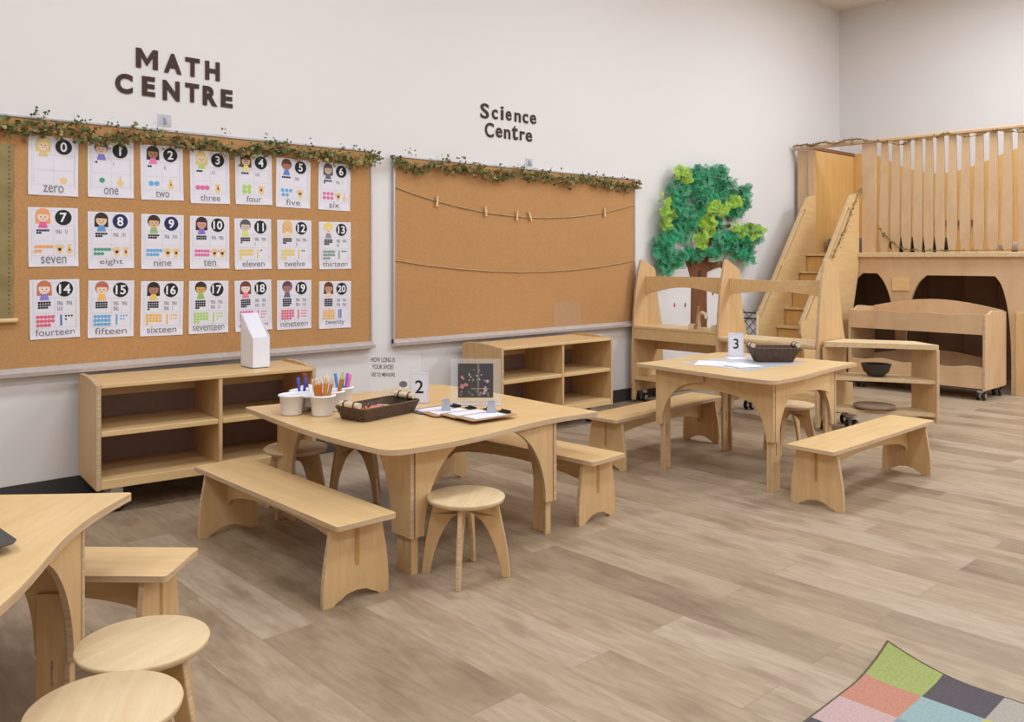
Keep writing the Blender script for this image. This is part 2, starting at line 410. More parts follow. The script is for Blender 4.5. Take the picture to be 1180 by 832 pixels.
def poster(n, x, ztop, w, h, tilt):
    mb = MB(); mats = ['paper', 'ink', 'grey', 'lightgrey', cm(COUNTC[n]), cm(KID[n][0]), cm(KID[n][1]), cm(KID[n][2]), 'white', cm((244, 196, 130)), cm((70, 90, 170) if n in (14, 20) else COUNTC[n]), 'navy']
    # paper sheet with lightly curled lower corners
    nx, nz = 6, 8; vs = []; fs = []
    for j in range(nz+1):
        for i in range(nx+1):
            u = i/nx; v = j/nz
            curl = 0.0035*max(0, (v-0.9)/0.1)*(abs(u-0.5)*2)**2
            vs.append((u*w, -0.0008-curl, -v*h))
    for j in range(nz):
        for i in range(nx):
            a = j*(nx+1)+i; fs.append((a, a+nx+1, a+nx+2, a+1))
    mb.add(vs, fs, 0)
    y = -0.0016; y2 = -0.0021; y3 = -0.0026; y4 = -0.0031
    U = lambda u: u*w
    V = lambda v: -v*h
    def R(u0, v0, u1, v1, yy, m): mb.rect(U(u0), V(v1), U(u1), V(v0), yy, m)
    for u0, v0, u1, v1 in ((.06, .045, .94, .049), (.06, .951, .94, .955), (.06, .045, .065, .955), (.935, .045, .94, .955), (.1, .31, .92, .314), (.1, .57, .92, .574), (.1, .815, .92, .819), (.5, .31, .505, .815), (.1, .31, .104, .815), (.916, .31, .92, .815)):
        R(u0, v0, u1, v1, y, 3)
    # disc and numeral
    cx, cz = U(.70), V(.165); r = 0.17*w
    mb.disc(cx, cz, r, y, 11 if n in (8, 9) else 1, 28)
    text_into(mb, str(n), cx-r*0.72, cz-r*0.62, cx+r*0.72, cz+r*0.62, y2, 8, 0.02)
    # child
    kx, kz = U(.29), V(.15); q = w*0.13
    if KID[n][3]:
        mb.flat([(kx-q*1.15, kz-q*1.2), (kx+q*1.15, kz-q*1.2), (kx+q*1.1, kz+q*0.5), (kx+q*.6, kz+q*1.2), (kx-q*.6, kz+q*1.2), (kx-q*1.1, kz+q*0.5)], y, 5)
    mb.disc(kx, kz+q*0.25, q*1.12, y-.00025, 5)
    mb.flat([(kx-q*.75, kz-q*1.95), (kx+q*.75, kz-q*1.95), (kx+q*.45, kz-q*0.9), (kx-q*.45, kz-q*0.9)], y2, 7)
    mb.disc(kx, kz-q*0.05, q*0.88, y3, 6)
    mb.flat([(kx-q*.8, kz+q*.35), (kx+q*.85, kz+q*.3), (kx+q*.5, kz+q*1.0), (kx-q*.5, kz+q*1.05)], y4, 5)
    for sx in (-1, 1): mb.disc(kx+sx*q*.33, kz-q*.12, q*.1, y4, 1, 8)
    mb.rect(kx-q*.2, kz-q*.52, kx+q*.2, kz-q*.44, y4, 1)
    # ten-frame dots
    for k in range(n):
        c, rr = k % 5, k//5
        dx = .052; R(.16+c*dx, .37+rr*.042, .16+c*dx+.046, .37+rr*.042+.034, y, 11 if n == 7 else 1)
    # tally marks
    for k in range(n):
        g5 = k//5; q5 = k % 5; gx = .55+(g5 % 2)*.19; gz = .37+(g5//2)*.095
        if q5 < 4: R(gx+q5*.03, gz, gx+q5*.03+.010, gz+.07, y, 2)
        else: mb.flat([(U(gx-.01), V(gz+.006)), (U(gx-.01), V(gz)), (U(gx+.115), V(gz+.06)), (U(gx+.115), V(gz+.066))], y2, 2)
    # counting dots
    if n:
        cols = 2 if n == 2 else (3 if n in (3, 5, 6) else 5 if n > 6 else 2)
        cols = 1 if n == 1 else cols
        rows = math.ceil(n/cols); rr = min(.040, .14/max(rows, 1)) if n > 6 else (.05 if n > 4 else .062)
        for k in range(n):
            c, rw = k % cols, k//cols
            mb.disc(U(.305+(c-(cols-1)/2)*(min(.085, .37/cols) if n > 6 else .13 if cols == 2 else .115) + (.02 if n in (3, 5) and rw else 0)), V(.70+(rw-(rows-1)/2)*(min(.075, .21/rows) if n > 6 else .09)), rr*w, y, 4, 12)
    if n <= 10:      # finger signs
        for hx in ((.7,) if n <= 5 else (.62, .82)):
            mb.disc(U(hx), V(.74), (.075 if n <= 5 else .06)*w, y, 9, 14)
            nf = max(0, n if n <= 5 else (5 if hx < .7 else n-5))
            for k in range(nf):
                a = math.radians(90+(k-(nf-1)/2)*22)
                px, pz = U(hx), V(.73); ex, ez = px+.15*w*math.cos(a), pz+.15*w*math.sin(a)
                ox, oz = -.017*w*math.sin(a), .017*w*math.cos(a)
                mb.flat([(px+ox, pz+oz), (px-ox, pz-oz), (ex-ox, ez-oz), (ex+ox, ez+oz)], y2, 9)
    else:            # rods and unit cubes
        for k in range(2 if n == 20 else 1): R(.60+k*.06, .6, .64+k*.06, .79, y, 10)
        for k in range(n-10 if n < 20 else 0):
            R(.70+(k % 3)*.06, .61+(k//3)*.058, .735+(k % 3)*.06, .64+(k//3)*.058, y, 10 if n not in (11, 12, 13, 14) else 1)
    lw = min(.8, .095*len(WORDS[n])+.03)
    text_into(mb, WORDS[n], U(.5-lw/2), V(.945), U(.5+lw/2), V(.830), y2, 2, 0.0, keep=False)
    o = mb.build('number_poster', mats)
    o.location = (x, -0.0205, ztop); o.rotation_euler = (0, tilt, 0)
    tag(o, 'white number poster reading %s with the numeral %d in a dark disc' % (WORDS[n], n), 'poster', 'number posters on the corkboard')
PX = [1.054, 1.313, 1.561, 1.811, 2.060, 2.308, 2.574]
rowz = [(1.733, 1.720), (1.388, 1.368), (1.049, 1.020)]
for n in range(21):
    c, r = n % 7, n//7
    z = rowz[r][0]+(rowz[r][1]-rowz[r][0])*c/6
    poster(n, PX[c]+random.uniform(-.004, .004), z+random.uniform(-.006, .004), 0.2159, 0.2794, math.radians(random.uniform(-1.2, 1.2)))

# pocket chart at far left of the board
t = thing('hanging_scroll', 'olive green hanging fabric chart with wooden rod at the left end of the corkboard', 'wall hanging', (0.62, -0.022, 0.86))
mb = MB(); vs = []; fs = []
for j in range(41):
    for i in range(3):
        vs.append((i*0.185, -0.003-0.003*math.sin(j*0.9), 0.815-j*0.02))
for j in range(40):
    for i in range(2): a = j*3+i; fs.append((a, a+3, a+4, a+1))
mb.add(vs, fs, 0, True)
for k in range(38): mb.disc(0.352, 0.80-k*0.0205, 0.003, -0.0075, 1, 8)
mb.build('fabric_panel', [plain('olive woven fabric', (146, 128, 84), 0.9, vary=0.12, scale=8), 'ink'], t)
mb = MB(); mb.tube([(-0.02, -0.012, 0.006), (0.385, -0.012, 0.006)], 0.011, 10); mb.build('bottom_rod', 'peg', t)

# ------------------------------------------------------------------ cut-out letters
ORD = ['first', 'second', 'third', 'fourth', 'fifth', 'sixth', 'seventh']
def letters(seq, word, bold, grp):
    for i, (ch, x0, x1, z0, z1) in enumerate(seq):
        mb = MB()
        if ch == 'M':
            mp_ = [(0, 0), (.23, 0), (.23, .60), (.5, .12), (.77, .60), (.77, 0), (1, 0), (1, 1), (.77, 1), (.5, .50), (.23, 1), (0, 1)]
            mb.plate([(x0+(x1-x0)*a_, z0+(z1-z0)*b_) for a_, b_ in mp_], (0, -.006, 0), X, Z, Y, .005, 0, 0)
        else: text_into(mb, ch, x0, z0, x1, z1, -0.006, 0, bold, keep=False, thick=0.005)
        o = mb.build('cutout_letter', 'felt')
        tag(o, 'dark brown cut-out letter %s, %s letter of the word %s on the wall' % (ch, ORD[i], word), 'letter', grp)
letters([('M', 1.544, 1.653, 2.118, 2.218), ('A', 1.684, 1.775, 2.113, 2.215), ('T', 1.795, 1.872, 2.111, 2.21), ('H', 1.902, 1.982, 2.107, 2.208)], 'MATH', .045, 'cut-out letters over the number posters')
letters([('C', 1.444, 1.528, 1.977, 2.077), ('E', 1.574, 1.639, 1.979, 2.079), ('N', 1.678, 1.765, 1.97, 2.074), ('T', 1.795, 1.868, 1.976, 2.075), ('R', 1.889, 1.968, 1.969, 2.073), ('E', 1.989, 2.055, 1.971, 2.067)], 'CENTRE below MATH', .045, 'cut-out letters over the number posters')
letters([('S', 3.835, 3.912, 2.115, 2.22), ('c', 3.939, 3.993, 2.121, 2.189), ('i', 4.022, 4.048, 2.125, 2.219), ('e', 4.07, 4.123, 2.126, 2.193), ('n', 4.154, 4.214, 2.125, 2.191), ('c', 4.233, 4.287, 2.124, 2.193), ('e', 4.306, 4.367, 2.127, 2.194)], 'Science', .018, 'cut-out letters over the twine board')
letters([('C', 3.875, 3.956, 1.99, 2.092), ('e', 3.975, 4.035, 1.997, 2.066), ('n', 4.053, 4.113, 1.995, 2.062), ('t', 4.127, 4.185, 1.994, 2.096), ('r', 4.205, 4.255, 1.998, 2.064), ('e', 4.263, 4.326, 1.995, 2.063)], 'Centre below Science', .018, 'cut-out letters over the twine board')

# clear hooks above the boards
for x, z, lab in ((1.652, 1.832, 'small clear plastic hook above the poster board, under the MATH lettering'), (4.262, 1.812, 'small clear plastic hook above the twine board, under the Science lettering')):
    t = thing('adhesive_hook', lab, 'hook', (x, -0.001, z))
    mb = MB(); mb.plate([(0, 0), (.07, 0), (.07, .062), (0, .062)], (0, 0, 0), X, Z, (0, -1, 0), 0.003, 0, 0); mb.build('backplate', plain('frosted plastic', (222, 218, 224), .2, alpha=.35, vary=0), t)
    mb = MB(); mb.tube([(.035, -.003, .045), (.035, -.014, .03), (.035, -.02, .016), (.035, -.014, .01), (.035, -.008, .016)], 0.006, 8); mb.build('hook', plain('clear hook', (176, 176, 200), .15, alpha=.7, vary=0), t)

# ------------------------------------------------------------------ ivy garlands
def leaf(mb, p, s, m):
    d = Vector((random.gauss(0, 1), random.gauss(0, 1)-0.9, random.gauss(0, 1))).normalized()
    u = d.orthogonal().normalized(); u = Matrix.Rotation(random.uniform(0, 2*PI), 3, d) @ u; v = d.cross(u)
    p = Vector(p)
    pts = [p-u*s*.5, p-u*s*.25-v*s*.5, p+u*s*.1-v*s*.3, p+u*s*.6, p+u*s*.1+v*s*.3, p-u*s*.25+v*s*.5]
    pts[3] += d*s*.15
    mb.add(pts, [(0, 1, 2, 3), (0, 3, 4, 5)], m)
def garland(x0, x1, ztop, n, label, seedv, sprays):
    random.seed(seedv)
    t = thing('ivy_garland', label, 'garland', (x0, -0.045, ztop))
    L = x1-x0; mb = MB(); path = []
    for i in range(61):
        u = i/60; path.append((u*L, 0.008*math.sin(u*37), -0.03-0.022*abs(math.sin(u*PI*7))-0.012*math.sin(u*23)))
    mb.tube(path, 0.003, 6); 
    for k in range(8):
        u = random.random(); i = int(u*58)
        a = Vector(path[i]); mb.tube([a, a+Vector((.03, -.006, -.025)), a+Vector((.07, 0, -.02))], .0015, 5)
    mb.build('vine', 'leafC', t)
    mb = MB()
    for k in range(n):
        u = random.random(); i = min(60, int(u*60)); a = Vector(path[i])
        p = a+Vector((random.uniform(-.02, .02), random.gauss(0, .016)-.010, random.gauss(-.004, .021)))
        if p.y > 0.018: p.y = 0.018
        leaf(mb, p, random.uniform(.015, .030), random.choices((0, 1, 2), (4, 5, 3))[0])
    for sx, sz, k in sprays:
        for j in range(k):
            a = random.uniform(0, PI); r = random.uniform(.01, .045)
            leaf(mb, (sx+r*math.cos(a), -.006, sz+r*math.sin(a)), random.uniform(.012, .018), 0)
    mb.build('foliage', ['leafA', 'leafB', 'leafC'], t)
garland(0.50, 2.985, 1.80, 1500, 'artificial ivy garland draped over the top edge of the poster board', 3,
        [(0.60, .015, 14), (0.78, 0.0, 10), (0.92, 0.0, 8), (1.12, .0, 4), (1.5, .01, 5), (1.75, .02, 5), (2.0, 0.0, 5), (2.2, 0, 6), (2.33, 0, 6), (2.47, -.04, 14)])
garland(3.09, 5.495, 1.79, 1250, 'artificial ivy garland draped over the top edge of the twine board', 5,
        [(0.03, -.03, 6), (0.12, .02, 9), (0.4, 0.01, 7), (0.52, .01, 6), (.9, 0, 6), (1.1, .0, 6), (1.5, 0, 5), (1.9, 0, 6), (2.2, 0, 5), (2.39, -.04, 24), (2.38, -.07, 16)])
random.seed(11)

# ------------------------------------------------------------------ twine lines, pegs, sleeve
def twine(z0, zm, z1, label):
    pts = []
    for i in range(41):
        u = i/40
        z = z0+(z1-z0)*u-(((z0+z1)/2)-zm)*4*u*(1-u)
        pts.append((3.115+u*2.345, -0.026, z+0.001*math.sin(i*1.3)))
    mb = MB(); mb.tube(pts, 0.0032, 6)
    return tag(mb.build('twine_line', 'twine'), label, 'twine')
twine(1.598, 1.447, 1.589, 'upper jute twine line holding the clothespins across the right corkboard')
twine(1.139, 1.055, 1.136, 'lower empty jute twine line across the right corkboard')
pegs = [(3.436, 1.522, .06, 'leftmost'), (3.855, 1.472, -.12, 'second from left'), (4.148, 1.452, 0, 'third from left, upright'), (4.276, 1.452, -.38, 'fourth from left, tilted'), (5.085, 1.508, -.06, 'rightmost, far from the others')]
for x, z, a, w in pegs:
    t = thing('clothespin', 'wooden clothespin on the upper twine line, %s' % w, 'clothespin', (x, -0.033, z), 0, 'clothespins on the upper twine line')
    t.rotation_euler = (0, a, 0)
    for sy in (-1, 1):
        mb = MB(); mb.plate([(-.006, -.032), (.006, -.032), (.007, 0), (.005, .036), (-.005, .036), (-.007, 0)], (0, sy*.004-.003, 0), X, Z, Y, .006, 0, 0); mb.build('prong', 'peg', t)
    mb = MB(); mb.tube([(-.008, 0, 0.004), (.008, 0, 0.004)], .0075, 8); mb.build('spring', 'chrome', t)
mb = MB(); mb.plate([(0, 0), (.29, 0), (.29, .205), (0, .205)], (4.535, -0.0205, 0.618), X, Z, (0, -1, 0), 0.001, 0, 0)
tag(mb.build('plastic_sleeve', plain('clear sleeve', (228, 200, 170), .15, alpha=.13, vary=0)), 'empty clear plastic sleeve at the lower edge of the right corkboard', 'sleeve')

# ------------------------------------------------------------------ cubby shelves
def caster(parent, x, y, r=0.036, z=0.1, name='caster'):
    mb = MB()
    mb.box((x, y, z-0.012), (0.05, 0.05, 0.02), 1)
    mb.plate([(-.018, 0), (.02, .0), (.03, z-r-.03), (-.03, z-r-.03)][::-1], (x, y-.016, r+.008), X, Z, Y, .032, 1, 1)
    o = mb.build(name, ['black', 'chrome'], parent, bevel=0.002)
    w = MB()
    for s in (-1, 1):
        prof = [(0.0, -.011), (r*.8, -.011), (r, -.006), (r, .006), (r*.8, .011), (0, .011)]
        vs = []; n = 20
        for (rr, zz) in prof:
            for j in range(n):
                a = 2*PI*j/n; vs.append((x+rr*math.cos(a), y+s*.024+zz, r+rr*math.sin(a)))
        fs = [(i*n+j, i*n+(j+1) % n, (i+1)*n+(j+1) % n, (i+1)*n+j) for i in range(len(prof)-1) for j in range(n)]
        w.add(vs, fs, 0, True)
        for q_ in (-.0118, .0118):
            hub = [(x+r*.55*math.cos(2*PI*j/n), y+s*.024+q_, r+r*.55*math.sin(2*PI*j/n)) for j in range(n)]
            w.add(hub, [tuple(range(n)) if q_ < 0 else tuple(reversed(range(n)))], 1)
    w.build('wheel', ['black', 'chrome'], o)
    return o
def cubby(label, x, y, rz):
    t = thing('cubby_shelf', label, 'shelf', (x, y, 0), rz, 'low two bay shelves along the wall')
    W, D, zb, zt = 1.04, 0.40, 0.118, 0.592
    def side(name, x0, th):
        mb = MB(); prof = [(0, zb), (D-.05, zb), (D, zb+.03), (D, zt), (D-.05, zt+.012), (D*.55, zt+.014), (D*.3, zt+.009), (D*.1, zt-.002), (0, zt-.004)]
        mb.plate(prof, (x0, 0, 0), Y, Z, X, th, 0, 1); mb.build(name, ['maple_v', 'edge'], t, bevel=.003)
    side('side_panel', 0, .02); side('side_panel', W-.02, .02)
    mb = MB(); mb.box((W*.53, D/2, (zb+zt)/2), (.018, D-.01, zt-zb-.03)); mb.build('divider', ['maple_v', 'edge'], t, bevel=.002)
    mb = MB(); mb.box((W/2, D/2, zt-.011), (W-.041, D-.002, .018)); mb.build('top', ['maple'], t, bevel=.003)
    for a, b in ((.021, W*.53-.01), (W*.53+.01, W-.021)):
        mb = MB(); mb.box(((a+b)/2, D/2-.002, .367), (b-a, D-.016, .024)); mb.build('shelf_board', 'maple', t, bevel=.003)
        mb = MB(); mb.box(((a+b)/2, D-.018, .530), (b-a, .016, .088)); mb.build('back_rail', 'maple', t)
    mb = MB(); mb.box((W/2, D/2, .142), (W-.041, D-.004, .042)); mb.build('bottom_board', 'maple', t, bevel=.003)
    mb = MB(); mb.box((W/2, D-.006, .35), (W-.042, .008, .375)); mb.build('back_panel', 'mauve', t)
    for cx in (.10, W-.13):
        for cy in (.09, D-.08): caster(t, cx, cy, .034, .118)
    return t
s1 = cubby('two-bay maple shelf under the number posters with white magazine holder on top', 1.222, -0.445, math.radians(-5.5))
dup(s1, (3.60, -0.480, 0), math.radians(-1.2), 'two-bay maple shelf with bare top under the twine corkboard')

# magazine holder on shelf 1
t = thing('magazine_holder', 'white cardboard magazine holder standing on the two-bay shelf', 'magazine holder', (2.035, -0.315, 0.5935), math.radians(-3))
W_, D_ = .095, .15; h0, h1 = .155, .272
mb = MB()
for x0 in (-W_/2, W_/2-.003):
    mb.plate([(-D_/2, 0), (D_/2, 0), (D_/2, h1), (-D_/2+.0, h0)][:], (x0, 0, 0), Y, Z, X, .003, 0, 0)
mb.box((0, -D_/2+.0015, h0/2), (W_, .003, h0)); mb.box((0, D_/2-.0015, h1/2), (W_, .003, h1)); mb.box((0, 0, .002), (W_, D_, .003))
mb.build('open_box', 'card', t)
mb = MB(); mb.plate([(-D_/2+.004, .004), (D_/2-.004, .004), (D_/2-.004, h1-.002), (-D_/2+.004, h0-.002)], (-W_/2+.006, 0, 0), Y, Z, X, W_-.012, 0, 0)
mb.build('paper_stack', 'paper', t)

# ------------------------------------------------------------------ benches
def bench(label, x, y, rz):
    t = thing('bench', label, 'bench', (x, y, 0), rz, 'low maple benches')
    L, W, H, th = 1.12, .235, .285, .018
    mb = MB(); r = .012
    out = []
    for cx, cy, a in ((L/2-r, W/2-r, 0), (-L/2+r, W/2-r, 90), (-L/2+r, -W/2+r, 180), (L/2-r, -W/2+r, 270)): out += arc(cx, cy, r, r, a, a+90, 4)
    mb.plate(out, (0, 0, H-th), X, Y, Z, th, 0, 1); mb.build('seat', ['maple', 'edge'], t, bevel=.003)
    zt = H-th
    half = [(.100, zt), (.107, .22), (.116, .17), (.124, .12), (.129, .06), (.129, 0), (.090, 0), (.080, .008), (.062, .016), (.038, .029), (0, .034)]
    half = half
    out = smooth_path(half[:6], 3)[:]+half[6:]
    poly = out+[(-a, b) for a, b in reversed(out[:-1])]
    for sx in (-1, 1):
        mb = MB(); mb.plate(poly, (sx*.485-.009, 0, 0), Y, Z, X, .018, 0, 1)
        mb.build('end_panel', ['maple_v', 'edge'], t, bevel=.002)
    e = .498
    pts = [(-e, zt), (e, zt), (e, zt-.145), (e-.035, zt-.145)]
    low = [(e*math.cos(math.pi*k/12)*.93, zt-.14+.068*math.sin(math.pi*k/12)) for k in range(13)]
    pts = [(-e, zt), (-e, zt-.145), (-e+.035, zt-.145)]+list(reversed(low))+[(e-.035, zt-.145), (e, zt-.145), (e, zt)]
    mb = MB(); mb.plate(pts, (0, -.007, 0), X, Z, Y, .014, 0, 1)
    mb.build('stretcher', ['maple', M['slotend']], t)
    return t
M['slotend'] = wood('end grain', (196, 146, 86), (176, 126, 70), stretch=(14, 14, 1.5))
b0 = bench('maple bench in front of table two, nearest the centre aisle on its left side', 1.572, -1.51, math.radians(90.5))
def bcopy(x, y, deg, label): return dup(b0, (x, y, 0), math.radians(deg), label)
bcopy(2.802, -1.47, 94, 'maple bench on the far right side of table two, partly behind it')
bcopy(4.215, -2.52, 0.0, 'maple bench alone in the open floor to the right of table three')
bcopy(4.07, -1.335, 3.5, 'maple bench behind table three, its left end beside the bare-topped shelf')
bcopy(0.57, -1.655, 136, 'maple bench half hidden behind the table at the left edge')

# ------------------------------------------------------------------ stools
def stool(label, x, y, rz):
    t = thing('round_stool', label, 'stool', (x, y, 0), rz, 'round maple stools')
    H, R, th = .29, .143, .02
    mb = MB(); mb.lathe([(0, H-th), (R-.012, H-th), (R-.004, H-th+.004), (R-.0005, H-.005), (R-.0015, H-.002), (R-.004, H), (0, H)], n=48)
    mb.build('seat', 'stoolwood', t)
    zt = H-th
    outer = smooth_path([(.118, zt), (.133, .2), (.149, .12), (.160, .04), (.163, 0)], 4)
    inner = smooth_path([(.134, 0), (.122, .06), (.098, .13), (.062, .195), (.030, .222), (.0075, .23)], 4)
    poly = [(.0075, zt)][:0]+outer+inner+[(.0075, zt)]
    for k in range(4):
        a = k*PI/2; U = (math.cos(a), math.sin(a), 0); N = (-math.sin(a), math.cos(a), 0)
        mb = MB(); mb.plate(poly, Vector(N)*-.0075, U, Z, N, .015, 0, 1); mb.build('leg', ['maple_v', 'edge'], t, bevel=.003)
    return t
st0 = stool('round maple stool in front of table two, between its two near legs', 1.993, -2.075, math.radians(40))
def scopy(x, y, deg, label): return dup(st0, (x, y, 0), math.radians(deg), label)
scopy(.700, -2.500, 25, 'round maple stool at lower left, the farther of the two near the table edge')
scopy(.545, -2.735, 60, 'round maple stool cut off by the bottom edge of the photo')
scopy(1.935, -.925, 30, 'round maple stool tucked behind table two, nearest the poster shelf')
scopy(2.25, -.925, 10, 'round maple stool under the far side of table two, mostly hidden by the tabletop')
scopy(4.67, -1.85, 8, 'round maple stool beyond table three, seen between its legs')

# ------------------------------------------------------------------ tables
def top_outline(corners, edges, radii):
    """corners ccw; edges[i]=(a,b) outward bulge of edge i as a*sin(pi t)+b*sin(2 pi t); radii[i] rounding of corner i"""
    n = len(corners); E = []
    for i in range(n):
        A = Vector(corners[i]); B = Vector(corners[(i+1) % n]); d = B-A; L = d.length; d = d/L; nrm = Vector((d.y, -d.x))
        a, b = edges[i]; t0 = radii[i]/L; t1 = 1-radii[(i+1) % n]/L
        E.append([A+d*L*t+nrm*(a*math.sin(PI*t)+b*math.sin(2*PI*t)) for t in [t0+(t1-t0)*k/16 for k in range(17)]])
    out = []
    for i in range(n):
        prev = E[i-1][-1]; cur = E[i][0]; c = Vector(corners[i])
        for k in range(1, 7):
            t = k/7; out.append(tuple(prev*(1-t)**2+c*2*t*(1-t)+cur*t*t))
        out += [tuple(p) for p in E[i]]
    return out
def table(label, cx, cy, zt, corners, edges, radii, legs, zu, apron, wa, wb, la, lb):
    t = thing('play_table', label, 'table', (cx, cy, 0), 0)
    th = .02
    mb = MB(); o = top_outline([(a-cx, b-cy) for a, b in corners], edges, radii)
    mb.plate(o, (0, 0, zt-th), X, Y, Z, th, 0, 1); mb.build('tabletop', ['maple', 'edge'], t, bevel=.003)
    zz = zt-th; q = .016
    for lx, ly, dx, dy in legs:
        lx -= cx; ly -= cy
        w1 = .305
        def upper(w0):
            if apron: return [(0, zu), (w0, zu)]+[(w1-.02-(w1-.02-w0)*math.cos(math.radians(a)), zu+(zz-.05-zu)*math.sin(math.radians(a))) for a in range(8, 91, 8)]+[(w1, zz-.045), (w1, zz), (0, zz)]
            return [(0, zu), (w0, zu)]+[(w1-(w1-w0)*math.cos(math.radians(a)), zu+(zz-zu)*math.sin(math.radians(a))) for a in range(8, 90, 8)]+[(w1, zz), (0, zz)]
        mb = MB()
        mb.plate([(max(u, q+.006), z) for u, z in upper(wa)], (lx, ly, 0), (dx, 0, 0), Z, (0, dy, 0), q, 0, 1)
        mb.plate(upper(wb), (lx, ly, 0), (0, dy, 0), Z, (dx, 0, 0), q, 0, 1)
        lg = mb.build('leg', ['maple_v', 'edge'], t, bevel=.002)
        mb = MB(); zh = zu+.16
        def lower(w0): return [(0, 0), (w0, 0), (w0-.002, zh), (0, zh)]
        def hh(w0): return [] if w0 < .06 else [[(w0*.5, zu-.075), (w0*.5+.008, zu-.075), (w0*.5+.008, zu-.01), (w0*.5, zu-.01)]]
        g = q+.001
        mb.plate(lower(la), (lx+dx*g, ly+dy*g, 0), (dx, 0, 0), Z, (0, dy, 0), .014, 0, 1, holes=hh(la))
        mb.plate([(max(u, .015), z) for u, z in lower(lb)], (lx+dx*g, ly+dy*g, 0), (0, dy, 0), Z, (dx, 0, 0), .014, 0, 1, holes=hh(lb))
        mb.build('leg_extension', ['maple_v', 'edge'], lg, bevel=.0015)
    if apron:
        (x0, y0), (x1, y1) = (min(l[0] for l in legs)-cx, min(l[1] for l in legs)-cy), (max(l[0] for l in legs)-cx, max(l[1] for l in legs)-cy)
        for a, b, U, N, L in (((x0+.02, y0+.02, 0), 0, X, Y, x1-x0-.04), ((x0+.02, y1-.036, 0), 0, X, Y, x1-x0-.04), ((x0+.02, y0+.04, 0), 0, Y, X, y1-y0-.08), ((x1-.036, y0+.04, 0), 0, Y, X, y1-y0-.08)):
            mb = MB(); pts = [(.09, zz), (.09, zz-.12)]+[(.09+(L-.18)*k/10, zz-.09+.004*math.sin(PI*k/10)-.03*abs(1-k/5)**3) for k in range(1, 10)]+[(L-.09, zz-.12), (L-.09, zz)]
            mb.plate(pts, a, U, Z, N, .016, 0, 1); mb.build('apron', ['maple', 'edge'], t)
    return t
T2c = [(1.69, -2.03), (2.80, -2.005), (2.79, -.87), (1.72, -.855)]
T2e = [(.0, .028), (.012, -.01), (.0, .028), (.036, -.005)]
T2r = [.075, .02, .10, .02]
T2 = table('maple play table with white marker caddy, wicker tray and sign two on top', 2.26, -1.44, .487, T2c, T2e, T2r,
           [(1.825, -1.965, 1, 1), (2.575, -1.965, -1, 1), (2.575, -.96, -1, -1), (1.825, -.96, 1, -1)], .14, False, .062, .118, .030, .092)
a = math.radians(51); tx, ty = 2.80-2.26, -2.005+1.44
dup(T2, (.862-(tx*math.cos(a)-ty*math.sin(a)), -1.965-(tx*math.sin(a)+ty*math.cos(a)), 0), a, 'maple play table cut off by the left edge with a black tray on top')
T3 = table('maple play table with pale sheets, dark basket and sign three on top', 4.15, -1.88, .570,
           [(3.665, -2.335), (4.655, -2.275), (4.60, -1.45), (3.73, -1.44)], [(.0, .012), (.01, -.01), (.0, .015), (.012, -.008)], [.05, .02, .08, .02],
           [(3.775, -2.268, 1, 1), (4.49, -2.23, -1, 1), (4.48, -1.545, -1, -1), (3.765, -1.56, 1, -1)], .25, True, .055, .040, .075, .030)

